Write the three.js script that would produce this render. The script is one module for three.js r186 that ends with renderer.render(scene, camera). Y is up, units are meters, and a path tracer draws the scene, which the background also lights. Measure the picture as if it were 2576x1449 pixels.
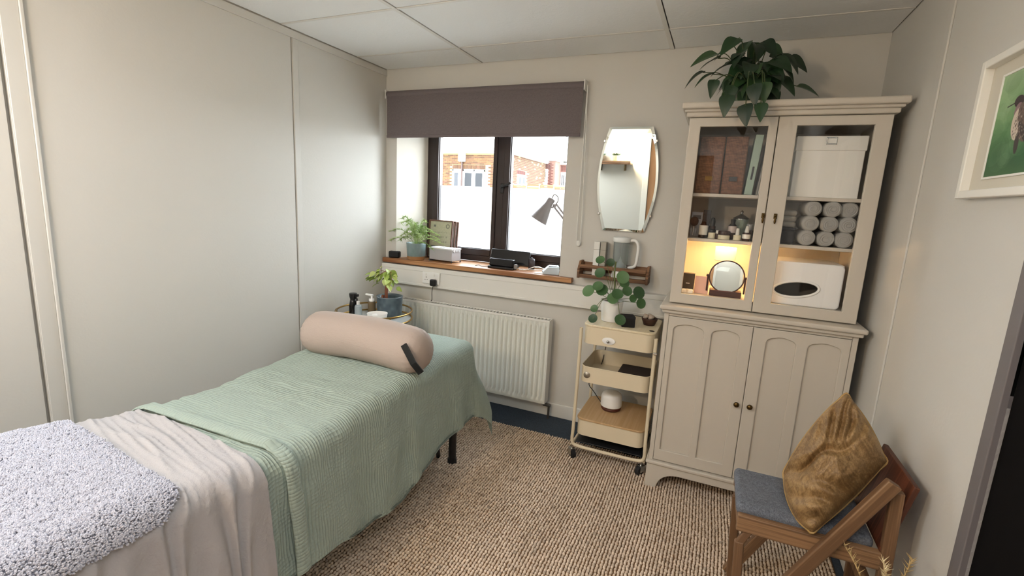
import * as THREE from 'three';
import { RoundedBoxGeometry } from 'three/addons/geometries/RoundedBoxGeometry.js';
import { mergeGeometries, mergeVertices } from 'three/addons/utils/BufferGeometryUtils.js';
import { RectAreaLightUniformsLib } from 'three/addons/lights/RectAreaLightUniformsLib.js';

// ---------- camera, sky, exposure ----------
const scene = new THREE.Scene();
const camera = new THREE.PerspectiveCamera(62.54, 2576 / 1449, 0.05, 200);
camera.position.set(2.3203, 1.4402, 2.9651);
camera.quaternion.setFromRotationMatrix(new THREE.Matrix4().makeBasis(
  new THREE.Vector3(0.91642, 0.05027, -0.39704),
  new THREE.Vector3(-0.11636, 0.98269, -0.14413),
  new THREE.Vector3(0.38293, 0.17828, 0.90641)));
scene.add(camera);
scene.background = new THREE.Color().setRGB(0.88, 0.95, 1.0);   // bright overcast sky
scene.backgroundIntensity = 12.5;
const renderer = new THREE.WebGLRenderer({ antialias: true });
renderer.toneMapping = THREE.LinearToneMapping;
renderer.toneMappingExposure = 1.6;
renderer.shadowMap.enabled = true;
RectAreaLightUniformsLib.init();

// ---------- helpers ----------
let seed = 7;
const rnd = () => { seed = (seed + 0x6D2B79F5) | 0; let t = Math.imul(seed ^ (seed >>> 15), 1 | seed); t = (t + Math.imul(t ^ (t >>> 7), 61 | t)) ^ t; return ((t ^ (t >>> 14)) >>> 0) / 4294967296; };
const rr = (a, b) => a + (b - a) * rnd();
const V = (x, y, z) => new THREE.Vector3(x, y, z);
const lerp = (a, b, t) => a + (b - a) * t;
const clamp = (x, a, b) => Math.min(b, Math.max(a, x));
const smooth = (a, b, x) => { const t = clamp((x - a) / (b - a), 0, 1); return t * t * (3 - 2 * t); };
function interp(table, x) {
  if (x <= table[0][0]) return table[0][1];
  for (let i = 1; i < table.length; i++) if (x <= table[i][0]) return lerp(table[i - 1][1], table[i][1], smooth(table[i - 1][0], table[i][0], x));
  return table[table.length - 1][1];
}
const hash = (x, y) => { let h = Math.imul(x, 374761393) ^ Math.imul(y, 668265263); h = Math.imul(h ^ (h >>> 13), 1274126177); return ((h ^ (h >>> 16)) >>> 0) / 4294967296; };
function vnoise(x, y, px = 4096, py = 4096) {   // tileable value noise
  const xi = Math.floor(x), yi = Math.floor(y), fx = x - xi, fy = y - yi;
  const m = (a, n) => ((a % n) + n) % n, u = fx * fx * (3 - 2 * fx), v = fy * fy * (3 - 2 * fy);
  const a = hash(m(xi, px), m(yi, py)), b = hash(m(xi + 1, px), m(yi, py)), c = hash(m(xi, px), m(yi + 1, py)), d = hash(m(xi + 1, px), m(yi + 1, py));
  return lerp(lerp(a, b, u), lerp(c, d, u), v);
}
function tex(w, h, fn, rx = 1, ry = 1, srgb = true) {   // fn(u, v) -> [r, g, b] or grey, 0..1; rx, ry: repeats per metre of uv
  const d = new Uint8Array(w * h * 4);
  for (let j = 0; j < h; j++) for (let i = 0; i < w; i++) {
    const c = fn(i / w, j / h), k = (j * w + i) * 4, a = Array.isArray(c) ? c : [c, c, c];
    for (let q = 0; q < 3; q++) d[k + q] = clamp(a[q], 0, 1) * 255;
    d[k + 3] = 255;
  }
  const t = new THREE.DataTexture(d, w, h, THREE.RGBAFormat);
  t.magFilter = THREE.LinearFilter; t.minFilter = THREE.LinearMipmapLinearFilter; t.generateMipmaps = true;
  t.wrapS = t.wrapT = THREE.RepeatWrapping; t.repeat.set(rx, ry);
  if (srgb) t.colorSpace = THREE.SRGBColorSpace;
  t.needsUpdate = true;
  return t;
}
const hex = (s) => { const c = new THREE.Color(s); c.convertLinearToSRGB(); return [c.r, c.g, c.b]; };
function mat(color, roughness = 0.7, o = {}) { return new THREE.MeshPhysicalMaterial({ color, roughness, ...o }); }
const dbl = { side: THREE.DoubleSide };

function uvBox(g) {   // uv in metres from the face's main direction
  if (g.index) g = g.toNonIndexed();
  const p = g.attributes.position, uv = new Float32Array(p.count * 2), a = V(), b = V(), c = V();
  for (let i = 0; i < p.count; i += 3) {
    a.fromBufferAttribute(p, i); b.fromBufferAttribute(p, i + 1); c.fromBufferAttribute(p, i + 2);
    const n = b.clone().sub(a).cross(c.clone().sub(a)), x = Math.abs(n.x), y = Math.abs(n.y), z = Math.abs(n.z);
    [a, b, c].forEach((v, k) => {
      const q = x >= y && x >= z ? [v.z, v.y] : y >= z ? [v.x, v.z] : [v.x, v.y];
      uv[(i + k) * 2] = q[0]; uv[(i + k) * 2 + 1] = q[1];
    });
  }
  g.setAttribute('uv', new THREE.BufferAttribute(uv, 2));
  return g;
}
function box(x0, x1, y0, y1, z0, z1, r = 0.003, s = 1) {
  const w = x1 - x0, h = y1 - y0, d = z1 - z0;
  const q = Math.min(r, w * 0.45, h * 0.45, d * 0.45);
  const g = q > 0 ? new RoundedBoxGeometry(w, h, d, s, q) : new THREE.BoxGeometry(w, h, d);
  g.translate((x0 + x1) / 2, (y0 + y1) / 2, (z0 + z1) / 2);
  return uvBox(g);
}
const cbox = (w, h, d, r = 0.003, s = 1) => box(-w / 2, w / 2, 0, h, -d / 2, d / 2, r, s);   // standing on y = 0
function join(list) {
  return mergeGeometries(list.map((g) => {
    const q = g.index ? g.toNonIndexed() : g.clone();
    for (const k of Object.keys(q.attributes)) if (!['position', 'normal', 'uv'].includes(k)) q.deleteAttribute(k);
    if (!q.attributes.uv) q.setAttribute('uv', new THREE.BufferAttribute(new Float32Array(q.attributes.position.count * 2), 2));
    return q;
  }));
}
function tube(pts, r, seg = 40, rad = 8, closed = false, tension = 0.5) {
  const c = new THREE.CatmullRomCurve3(pts.map((p) => (p.isVector3 ? p : V(...p))), closed, 'catmullrom', tension);
  return new THREE.TubeGeometry(c, seg, r, rad, closed);
}
function rod(a, b, r0, r1 = r0, rad = 12) {   // capped bar between two points
  a = V(...a); b = V(...b);
  const d = b.clone().sub(a), g = new THREE.CylinderGeometry(r1, r0, d.length(), rad, 1);
  g.applyQuaternion(new THREE.Quaternion().setFromUnitVectors(V(0, 1, 0), d.clone().normalize()));
  return g.translate(...a.add(b).multiplyScalar(0.5).toArray());
}
function beam(a, b, w, h, side = [0, 0, 1], r = 0.003) {   // rectangular bar; w across `side`, h across the third axis
  a = V(...a); b = V(...b);
  const y = b.clone().sub(a), len = y.length(); y.normalize();
  const z = V(...side), x = y.clone().cross(z).normalize(); z.crossVectors(x, y).normalize();
  const g = uvBox(new RoundedBoxGeometry(h, len, w, 1, r));
  g.applyMatrix4(new THREE.Matrix4().makeBasis(x, y, z));
  return g.translate(...a.add(b).multiplyScalar(0.5).toArray());
}
const lathe = (prof, seg = 32) => new THREE.LatheGeometry(prof.map(([r, y]) => new THREE.Vector2(r, y)), seg);
function extr(shape, depth, bevel = 0.003, seg = 8) {
  const g = new THREE.ExtrudeGeometry(shape, { depth: depth - 2 * bevel, bevelEnabled: bevel > 0, bevelSize: bevel, bevelThickness: bevel, bevelOffset: -bevel, bevelSegments: 2, curveSegments: seg });
  return g.translate(0, 0, bevel);
}
function rrect(x0, x1, y0, y1, r, S = THREE.Shape) {
  const s = new S();
  s.moveTo(x0 + r, y0); s.lineTo(x1 - r, y0); s.absarc(x1 - r, y0 + r, r, -Math.PI / 2, 0); s.lineTo(x1, y1 - r); s.absarc(x1 - r, y1 - r, r, 0, Math.PI / 2);
  s.lineTo(x0 + r, y1); s.absarc(x0 + r, y1 - r, r, Math.PI / 2, Math.PI); s.lineTo(x0, y0 + r); s.absarc(x0 + r, y0 + r, r, Math.PI, Math.PI * 1.5);
  return s;
}
function grid(nu, nv, fn, uvfn) {   // indexed surface; fn(u, v) -> Vector3
  const pos = [], uv = [], idx = [];
  for (let j = 0; j <= nv; j++) for (let i = 0; i <= nu; i++) {
    const p = fn(i / nu, j / nv); pos.push(p.x, p.y, p.z);
    const q = uvfn ? uvfn(i / nu, j / nv) : [i / nu, j / nv]; uv.push(q[0], q[1]);
  }
  for (let j = 0; j < nv; j++) for (let i = 0; i < nu; i++) { const a = j * (nu + 1) + i, b = a + 1, c = a + nu + 1, d = c + 1; idx.push(a, b, d, a, d, c); }
  const g = new THREE.BufferGeometry();
  g.setAttribute('position', new THREE.Float32BufferAttribute(pos, 3));
  g.setAttribute('uv', new THREE.Float32BufferAttribute(uv, 2));
  g.setIndex(idx); g.computeVertexNormals();
  return g;
}
const taken = {};
function numbered(name) { const n = taken[name] = (taken[name] ?? -1) + 1; return n ? `${name}_${String(n).padStart(3, '0')}` : name; }
function mesh(name, geo, m, parent, pos, rot) {
  const o = new THREE.Mesh(geo, m); o.name = name; o.castShadow = o.receiveShadow = true;
  if (pos) o.position.set(...pos);
  if (rot) o.rotation.set(...rot);
  parent.add(o);
  return o;
}
function thing(name, label, category, pos = [0, 0, 0], turn = 0, group) {
  const o = new THREE.Group(); o.name = numbered(name); o.position.set(...pos); o.rotation.y = turn;
  o.userData = { label, category }; if (group) o.userData.group = group;
  scene.add(o);
  return o;
}
function solo(name, geo, m, label, category, group) {
  const o = mesh(numbered(name), geo, m, scene); o.userData = { label, category }; if (group) o.userData.group = group;
  return o;
}
function struct(name, geo, m, label, category) {
  const o = mesh(name, geo, m, scene); o.userData = { kind: 'structure', label, category };
  return o;
}
function leafGeo(len, wid, { curl = 0.25, fold = 0.2, round = 0, nu = 4, nv = 7, heart = 0 } = {}) {   // grows along +z from the origin, faces +y
  return grid(nu, nv, (u, v) => {
    const s = round ? Math.sqrt(Math.max(0, 1 - (2 * v - 1) ** 2)) : Math.pow(Math.sin(Math.PI * Math.pow(v, heart ? 0.56 : 0.8)), heart ? 0.78 : 1) * (1 - 0.25 * v);
    const x = (u - 0.5) * wid * s, e = Math.abs(u - 0.5) * 2;
    return V(x, fold * wid * e * s * 0.5 - curl * len * v * v, len * v - (heart ? 0.12 * len * e * (1 - v) : 0));
  });
}
function aim(o, dir, roll = 0) {   // +z along dir
  o.quaternion.setFromUnitVectors(V(0, 0, 1), V(...dir).normalize());
  if (roll) o.rotateZ(roll);
}

// ---------- shared materials ----------
const wallBump = tex(256, 256, (u, v) => 0.6 * vnoise(u * 64, v * 64, 64, 64) + 0.4 * vnoise(u * 128, v * 128, 128, 128), 2, 2, false);
const M = {};
M.wall = mat('#d0cec8', 0.75, { bumpMap: wallBump, bumpScale: 0.00025 });
M.trimWall = mat('#d0cec8', 0.6);
M.ceiling = mat('#f4f5f4', 0.9, { bumpMap: tex(256, 256, (u, v) => vnoise(u * 90, v * 90, 90, 90) * vnoise(u * 30, v * 30, 30, 30), 2.5, 2.5, false), bumpScale: 0.0006 });
M.white = mat('#e9e8e3', 0.45);
M.trunk = mat('#e4e3de', 0.5);
M.greige = mat('#c6bfb3', 0.55, { bumpMap: tex(128, 256, (u, v) => vnoise(u * 40, v * 8, 40, 8), 3, 1.5, false), bumpScale: 0.0004 });
const woodTex = (base, dark, rx = 2, ry = 0.9) => { const a = hex(base), b = hex(dark); return tex(256, 256, (u, v) => {
  const n = vnoise(u * 34 + 2 * vnoise(u * 4, v * 3, 4, 3), v * 3, 34, 3) * 0.6 + vnoise(u * 90, v * 7, 90, 7) * 0.4, t = smooth(0.25, 0.8, n);
  return [lerp(b[0], a[0], t), lerp(b[1], a[1], t), lerp(b[2], a[2], t)]; }, rx, ry); };
const woodSpun = (t) => { const q = t.clone(); q.rotation = Math.PI / 2; q.needsUpdate = true; return q; };
const oak = woodTex('#b98a5e', '#8a5a36');
M.sill = mat('#ffffff', 0.42, { map: woodSpun(oak) });
const beech = woodTex('#957352', '#6f5239', 4, 1);
M.beech = mat('#ffffff', 0.5, { map: beech });
M.beechX = mat('#ffffff', 0.5, { map: woodSpun(beech) });
M.shelfWood = mat('#ffffff', 0.6, { map: woodSpun(woodTex('#8f6a4c', '#5f4029', 4, 1.4)) });
M.darkWood = mat('#ffffff', 0.45, { map: woodSpun(woodTex('#6a3423', '#3f1c13', 5, 2)) });
M.frame = mat('#271713', 0.4);
M.black = mat('#101012', 0.4);
M.blackGloss = mat('#0c0c0f', 0.18);
M.blackRubber = mat('#17171a', 0.75);
M.steel = mat('#b9b9b6', 0.25, { metalness: 1 });
M.brass = mat('#a98a52', 0.32, { metalness: 1 });
M.oldBrass = mat('#5d4a2c', 0.4, { metalness: 1 });
M.glass = mat('#ffffff', 0.0, { transmission: 1, thickness: 0, ior: 1.45 });
M.cream = mat('#dccfb4', 0.45);
M.soil = mat('#2c2018', 1);
M.mirror = mat('#e9eee9', 0.015, { metalness: 1 });
M.paper = mat('#efeee8', 0.8);
M.whitePlastic = mat('#f0f0ee', 0.35);
const leafMat = (c, r = 0.45) => mat(c, r, { side: THREE.DoubleSide, transmission: 0.18, thickness: 0 });
// ---------- room shell ----------
const XR = 2.98, ZR = 3.6, H = 2.33, T = 0.15;
const carpetTex = tex(256, 256, (u, v) => { const n = 0.5 * vnoise(u * 128, v * 128, 128, 128) + 0.5 * vnoise(u * 60, v * 60, 60, 60); return [0.16 + 0.1 * n, 0.2 + 0.11 * n, 0.25 + 0.12 * n]; }, 3, 3);
struct('floor', box(-T, XR + T, -0.12, 0, -0.3, ZR + T, 0), mat('#ffffff', 0.95, { map: carpetTex }), 'dark blue carpet floor showing between the jute rug and the radiator wall', 'floor');
{
  const w = struct('wall_left', box(-T, -0.02, 0, H + 0.12, -0.3, ZR + T, 0), M.wall, 'long beige panelled wall beside the treatment bed', 'wall');
  for (const [a, b] of [[-0.3, 0.839], [0.845, 2.066], [2.078, 3.3], [3.306, ZR + T]]) mesh('wall_panel', box(-0.02, 0, 0, H + 0.12, a, b, 0.0015), M.wall, w);
}
const wr = (() => { const s = new THREE.Shape([[-0.3, 0], [1.56, 0], [1.56, 2.06], [2.32, 2.06], [2.32, 0], [ZR + T, 0], [ZR + T, H + 0.12], [-0.3, H + 0.12]].map((p) => new THREE.Vector2(...p)));
  const g = new THREE.ExtrudeGeometry(s, { depth: T, bevelEnabled: false }); g.applyMatrix4(new THREE.Matrix4().makeBasis(V(0, 0, 1), V(0, 1, 0), V(1, 0, 0))); return uvBox(g).translate(XR, 0, 0); })();
{ // the basis above mirrors the winding: turn the faces round
  const p = wr.attributes.position, n = wr.attributes.normal, u = wr.attributes.uv;
  for (let i = 0; i < p.count; i += 3) for (const a of [p, n, u]) for (let k = 0; k < a.itemSize; k++) { const t = a.array[(i + 1) * a.itemSize + k]; a.array[(i + 1) * a.itemSize + k] = a.array[(i + 2) * a.itemSize + k]; a.array[(i + 2) * a.itemSize + k] = t; }
  wr.computeVertexNormals();
}
struct('wall_right', wr, M.wall, 'beige wall behind the wooden chair and the bird picture', 'wall');
// window wall: opening x .095-1.40, y .945-2.02
const OX0 = 0.095, OX1 = 1.40, OY0 = 0.945, OY1 = 2.02, WD = 0.3;
struct('wall_back', join([box(0, OX0, 0, H + 0.12, -WD, 0, 0), box(OX1, XR, 0, H + 0.12, -WD, 0, 0), box(OX0, OX1, 0, OY0, -WD, 0, 0), box(OX0, OX1, OY1, H + 0.12, -WD, 0, 0)]), M.wall, 'beige wall with the window, mirror and tall cabinet', 'wall');
struct('wall_front', join([box(0, 1.42, 0, H + 0.12, ZR, ZR + T, 0), box(2.2, XR, 0, H + 0.12, ZR, ZR + T, 0), box(1.42, 2.2, 2.02, H + 0.12, ZR, ZR + T, 0)]), M.wall, 'beige wall with the wooden door, seen in the wall mirror', 'wall');
// splayed reveals
for (const [i, x0, x1] of [[1, OX0, 0.185], [2, OX1, 1.375]]) {
  const s = new THREE.Shape([[x0, 0], [x0, -WD], [x1, -WD]].map((p) => new THREE.Vector2(p[0], -p[1])));
  const g = new THREE.ExtrudeGeometry(s, { depth: OY1 - OY0, bevelEnabled: false }); g.rotateX(-Math.PI / 2);
  struct(`trim_${i}`, uvBox(g).translate(0, OY0, 0), mat('#e2ded4', 0.7), i === 1 ? 'pale splayed window reveal beside the fern pot' : 'pale splayed window reveal beside the desk lamp', 'window reveal');
}
// ceiling: slab, T-bars and lay-in tiles
{
  const c = struct('ceiling', box(-T, XR + T, H + 0.05, H + 0.15, -0.3, ZR + T, 0), mat('#dcdbd6', 0.9), 'suspended ceiling of white tiles in a thin metal grid', 'ceiling');
  const xs = [0.012, 0.765, 1.97, XR - 0.004], zs = [0.006, 0.313, 0.913, 1.513, 2.113, 2.713, 3.313, ZR - 0.004];
  for (let i = 0; i < 3; i++) for (let j = 0; j < 7; j++)
    mesh('ceiling_tile', box(xs[i] + (i ? 0.015 : 0), xs[i + 1] - (i < 2 ? 0.008 : 0), H + rr(-0.0005, 0.0005), H + 0.03, zs[j] + (j ? 0.0105 : 0), zs[j + 1] - (j < 6 ? 0.004 : 0), 0.002), M.ceiling, c);
  for (const x of [0.765, 1.97]) mesh('grid_bar', box(x - 0.011, x + 0.011, H - 0.003, H + 0.002, 0.003, ZR, 0.001), M.white, c);
  for (const z of zs.slice(1, 7)) for (let i = 0; i < 3; i++) mesh('grid_bar', box(xs[i] + (i ? 0.012 : 0.001), xs[i + 1] - (i < 2 ? 0.012 : 0.001), H - 0.002, H + 0.002, z - 0.008, z + 0.008, 0.001), M.white, c);
}
// cover strips of the wall panels
struct('trim_3', box(0, 0.005, 0, H - 0.045, 0.80, 0.838, 0.002), M.trimWall, 'narrow vertical cover strip on the panelled wall behind the bolster', 'wall trim');
struct('trim_4', join([box(0, 0.006, 0, H - 0.045, 2.012, 2.064, 0.002), box(0, 0.012, 0, H - 0.045, 2.0, 2.012, 0.003)]), M.trimWall, 'vertical cover strip on the panelled wall above the white sheet', 'wall trim');
struct('trim_5', box(0, 0.008, H - 0.045, H - 0.004, 0, ZR, 0.002), M.trimWall, 'flat strip along the top of the panelled wall under the ceiling', 'wall trim');
struct('trim_6', join([box(XR - 0.007, XR, 0, H, 0.715, 0.755, 0.002)]), M.trimWall, 'vertical cover strip on the wall between cabinet and bird picture', 'wall trim');
struct('baseboard_back', box(0, 2.1, 0, 0.095, 0, 0.018, 0.004), M.trunk, 'pale skirting board below the radiator', 'skirting board');
struct('baseboard_left', box(0, 0.016, 0, 0.095, 0.02, ZR, 0.004), M.trunk, 'pale skirting board below the panelled wall', 'skirting board');
struct('baseboard_right', box(XR - 0.016, XR, 0, 0.095, 0.02, 1.5, 0.004), M.trunk, 'pale skirting board behind the wooden chair', 'skirting board');
// dado trunking
struct('trim_7', join([box(0.001, 2.12, 0.80, 0.928, 0, 0.05, 0.006), box(0.001, 2.12, 0.905, 0.936, 0, 0.054, 0.004), box(0.001, 2.12, 0.794, 0.812, 0, 0.054, 0.004)]), M.trunk, 'white cable trunking along the wall under the window sill', 'cable trunking');
// sill
struct('trim_8', join([box(0.001, 1.497, 0.944, 0.977, -0.001, 0.045, 0.004, 2), box(OX0, OX1, 0.946, 0.977, -0.283, 0.002, 0)]), M.sill, 'oiled wooden window sill carrying plant, frames and lamp', 'window sill');
// window
{
  const w = new THREE.Group(); w.name = 'window_1'; w.userData = { kind: 'structure', label: 'dark brown two-sash window with frosted film on the lower panes', category: 'window' }; scene.add(w);
  const z0 = -0.35, z1 = -0.283, y0 = 0.977, y1 = OY1, x0 = 0.155, x1 = 1.42;
  mesh('frame', join([box(x0, 0.235, y0, y1, z0, z1), box(1.345, x1, y0, y1, z0, z1), box(0.235, 1.345, y0, y0 + 0.045, z0, z1), box(0.235, 1.345, y1 - 0.05, y1, z0, z1), box(0.785, 0.84, y0 + 0.045, y1 - 0.05, z0, z1 + 0.004)]), M.frame, w);
  for (const [a, b] of [[0.237, 0.783], [0.842, 1.343]]) {
    const s = mesh('sash', join([box(a, a + 0.045, y0 + 0.047, y1 - 0.052, z0 + 0.01, z1 + 0.012), box(b - 0.03, b, y0 + 0.047, y1 - 0.052, z0 + 0.01, z1 + 0.012), box(a + 0.045, b - 0.03, y0 + 0.047, y0 + 0.095, z0 + 0.01, z1 + 0.012), box(a + 0.045, b - 0.03, y1 - 0.1, y1 - 0.052, z0 + 0.01, z1 + 0.012)]), M.frame, w);
    mesh('pane', new THREE.PlaneGeometry(b - a - 0.07, y1 - y0 - 0.19).translate((a + b + 0.015) / 2, (y0 + y1) / 2 - 0.002, -0.318), M.glass, s);
    const f = mesh('frosted_film', new THREE.PlaneGeometry(b - a - 0.074, 0.485).translate((a + b + 0.015) / 2, 1.299, -0.314), mat('#e4e6e8', 0.55, { transmission: 0.94, thickness: 0, ior: 1.1 }), s);
    f.userData.label = 'milky privacy film on the lower glass';
    mesh('glazing_bead', join([box(a + 0.045, a + 0.05, y0 + 0.095, y1 - 0.1, -0.318, -0.285), box(b - 0.035, b - 0.03, y0 + 0.095, y1 - 0.1, -0.318, -0.285), box(a + 0.05, b - 0.035, y0 + 0.095, y0 + 0.1, -0.318, -0.285)]), M.frame, s);
  }
  mesh('handle', join([box(0.822, 0.85, 1.5, 1.57, -0.271, -0.262, 0.004), rod([0.836, 1.545, -0.265], [0.836, 1.545, -0.235], 0.008), beam([0.836, 1.54, -0.235], [0.92, 1.575, -0.232], 0.012, 0.016, [0, 0, 1], 0.004)]), M.black, w);
}
// doors: dark one on the right wall, wooden one behind the camera (seen in the mirror)
{
  const d = new THREE.Group(); d.name = 'door_1'; d.userData = { kind: 'structure', label: 'near-black door with dull grey frame beside the bird picture', category: 'door' }; scene.add(d);
  mesh('door_frame', join([box(XR - 0.014, XR + T, 0, 2.12, 1.515, 1.56, 0.003), box(XR - 0.014, XR + T, 0, 2.12, 2.32, 2.365, 0.003), box(XR - 0.014, XR + T, 2.06, 2.12, 1.56, 2.32, 0.003)]), mat('#6d6869', 0.55), d);
  mesh('door_leaf', box(XR + 0.005, XR + 0.045, 0.005, 2.06, 1.561, 2.319, 0.003), mat('#080606', 0.95, { specularIntensity: 0.25 }), d);
  const e = new THREE.Group(); e.name = 'door_2'; e.userData = { kind: 'structure', label: 'wood-veneer door in a white frame, seen in the wall mirror', category: 'door' }; scene.add(e);
  mesh('door_frame', join([box(1.35, 1.42, 0, 2.09, ZR - 0.018, ZR + T, 0.004), box(2.2, 2.27, 0, 2.09, ZR - 0.018, ZR + T, 0.004), box(1.42, 2.2, 2.02, 2.09, ZR - 0.018, ZR + T, 0.004)]), M.white, e);
  mesh('door_leaf', box(1.421, 2.199, 0.005, 2.02, ZR + 0.02, ZR + 0.06, 0.003), mat('#c79a74', 0.5, { map: tex(128, 256, (u, v) => { const n = vnoise(u * 30, v * 4, 30, 4); return [0.9 + 0.1 * n, 0.86 + 0.14 * n, 0.8 + 0.18 * n]; }, 1, 0.5) }), e);
  mesh('handle', join([rod([1.5, 1.02, ZR + 0.02], [1.5, 1.02, ZR - 0.03], 0.01), rod([1.5, 1.02, ZR - 0.03], [1.61, 1.02, ZR - 0.03], 0.009)]), M.steel, e);
}
// added fill lights: unseen glowing ceiling panels behind the camera that brighten the room
for (const [x, power, lab] of [[0.39, 17, 'added unseen fill light panel in the ceiling grid near the panelled wall'], [2.475, 7, 'added unseen fill light panel in the ceiling grid near the dark door']]) {
  const P = thing('added_fill_panel', lab, 'light', [x, H, 3.013], 0, 'added fill light panels');
  mesh('panel_frame', join([box(-0.345, 0.345, -0.006, -0.001, -0.292, -0.272, 0.001), box(-0.345, 0.345, -0.006, -0.001, 0.272, 0.292, 0.001), box(-0.345, -0.325, -0.006, -0.001, -0.272, 0.272, 0.001), box(0.325, 0.345, -0.006, -0.001, -0.272, 0.272, 0.001)]), M.white, P);
  mesh('diffuser', box(-0.325, 0.325, -0.0035, -0.001, -0.272, 0.272, 0), mat('#ffffff', 0.6, { emissive: new THREE.Color('#faf8f2'), emissiveIntensity: 1 }), P);
  const a = new THREE.RectAreaLight('#ecf2f9', power, 0.65, 0.544); a.position.set(0, -0.008, 0); a.rotation.x = -Math.PI / 2; a.name = 'added_fill_panel_light'; P.add(a);
}
// ---------- outside the window ----------
const brickTex = (a, b) => { const p = hex(a), q = hex(b); return tex(64, 64, (u, v) => { const n = 0.6 * vnoise(u * 9, v * 9, 9, 9) + 0.4 * vnoise(u * 26, v * 26, 26, 26); return [lerp(p[0], q[0], n), lerp(p[1], q[1], n), lerp(p[2], q[2], n)]; }, 6, 12); };
struct('ground_outside', box(-40, 30, -0.6, -0.3, -60, -0.36, 0), mat('#9b9a95', 0.9), 'pale car park ground outside the window', 'ground');
const brickMats = [['#4c2f19', '#33200f'], ['#563720', '#3b2512'], ['#432613', '#2d190c'], ['#5d4024', '#452d17'], ['#523323', '#392116']].map(([a, b]) => mat('#ffffff', 0.9, { map: brickTex(a, b) }));
const redMats = [['#4b231e', '#391915'], ['#532b23', '#3e1e17'], ['#431d19', '#311512']].map(([a, b]) => mat('#ffffff', 0.9, { map: brickTex(a, b) }));
const mortar = mat('#8a7850', 0.95), uPVC = mat('#f2f2f0', 0.4), darkPane = mat('#14171b', 0.6), roofPale = mat('#d9d6d0', 0.9);
const brickGeo = box(0, 0.215, 0, 0.065, -0.03, 0.006, 0.004);
{
  const A = thing('brick_building', 'yellow-orange brick building with white window and brown drainpipe outside', 'building', [0, 0, 0]);
  const wx0 = -9.46, wx1 = -7.74, wy0 = 1.7, wy1 = 2.83, Z = -17;
  mesh('wall_core', join([box(-14, -6.56, -0.3, 3.56, -21.8, Z - 0.01, 0)]), mortar, A);
  let n = 0;
  const rest = [];
  for (let j = 0; j < 26; j++) {
    const y = 1.62 + j * 0.075; if (y > 3.49) break;
    for (let i = 0; i < 18; i++) {
      const x = -10.62 + i * 0.225 + (j % 2) * 0.1125;
      if (x + 0.215 > -6.56) continue;
      if (y + 0.07 > wy0 && y < wy1 + 0.21 && x + 0.2 > wx0 - 0.05 && x < wx1 + 0.05) { if (!(y > wy1 + 0.2)) continue; }
      const o = mesh('brick', brickGeo, brickMats[Math.floor(rnd() * 5)], A, [x, y, Z + rr(-0.004, 0.002)]);
      if (y < 1.99) { A.remove(o); rest.push(brickGeo.clone().translate(x, y, Z)); } else n++;
    }
  }
  mesh('lower_bricks', join(rest), brickMats[0], A).userData.kind = 'stuff';
  for (let i = 0; i < 23; i++) mesh('lintel_brick', brickGeo, brickMats[[0, 2, 4][Math.floor(rnd() * 3)]], A, [wx0 - 0.03 + (i + 1) * 0.076, wy1 + 0.005, Z + 0.002], [0, 0, Math.PI / 2]).scale.set(0.88, 0.95, 1);
  // receding side wall, bricks too small to tell apart singly
  const side = [];
  for (let j = 0; j < 24; j++) for (let i = 0; i < 24; i++) {
    const y = 1.75 + j * 0.075, z = Z - 0.03 - i * 0.225 - (j % 2) * 0.1125; if (y > 3.49 || z < -21.7) continue;
    if (y > 2.1 && y < 2.95 && z < -17.85 && z > -19.1) continue;
    if (rnd() < 0.93) side.push(brickGeo.clone().rotateY(Math.PI / 2).translate(-6.56, y, z));
  }
  mesh('side_bricks', join(side), brickMats[4], A).userData.kind = 'stuff';
  for (let i = 0; i < 14; i++) mesh('lintel_brick', brickGeo, redMats[i % 3], A, [-6.555, 2.75, -17.98 - i * 0.077], [0, Math.PI / 2, Math.PI / 2]).scale.set(0.8, 0.95, 1);
  const sw = mesh('window', join([box(-6.6, -6.53, 2.1, 2.74, -19.02, -18.0, 0.01)]), uPVC, A);
  for (const z of [-18.45, -18.92]) mesh('pane', box(-6.54, -6.525, 2.2, 2.62, z, z + 0.3, 0), darkPane, sw);
  const w = mesh('window', join([box(wx0, wx1, wy0, wy0 + 0.07, Z - 0.06, Z + 0.02), box(wx0, wx1, wy1 - 0.1, wy1, Z - 0.06, Z + 0.02), ...[0, 0.55, 1.12, 1.65].map((d) => box(wx0 + d, wx0 + d + 0.07, wy0, wy1, Z - 0.06, Z + 0.02)), box(wx0, wx1, wy0, wy1, Z - 0.02, Z - 0.004, 0)]), uPVC, A);
  for (const [a, b] of [[0.09, 0.3], [0.66, 1.02], [1.22, 1.58]]) mesh('pane', box(wx0 + a, wx0 + b, wy0 + 0.12, wy1 - 0.16, Z - 0.005, Z + 0.006, 0), mat(a < 0.2 ? '#34363a' : '#222427', 0.6, { specularIntensity: 0.4 }), w);
  const fa = mesh('fascia', box(-14.2, -6.4, 3.55, 3.62, -21.8, Z + 0.2, 0.01), uPVC, A);
  mesh('gutter', box(-14.2, -6.4, 3.6, 3.72, Z + 0.1, Z + 0.22, 0.03), uPVC, fa);
  mesh('hopper', box(-9.1, -8.77, 3.17, 3.56, Z + 0.01, Z + 0.16, 0.02), uPVC, A);
  mesh('drainpipe', rod([-8.93, -0.3, Z + 0.06], [-8.93, 3.2, Z + 0.06], 0.045), mat('#33201a', 0.6), A);
  const rs = new THREE.Shape([[-14.3, 3.62], [-6.3, 3.62], [-9.3, 5.2], [-11.5, 5.2]].map((q) => new THREE.Vector2(...q)));
  mesh('roof', extr(rs, 4.7, 0).translate(0, 0, -21.75), roofPale, A);
}
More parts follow.
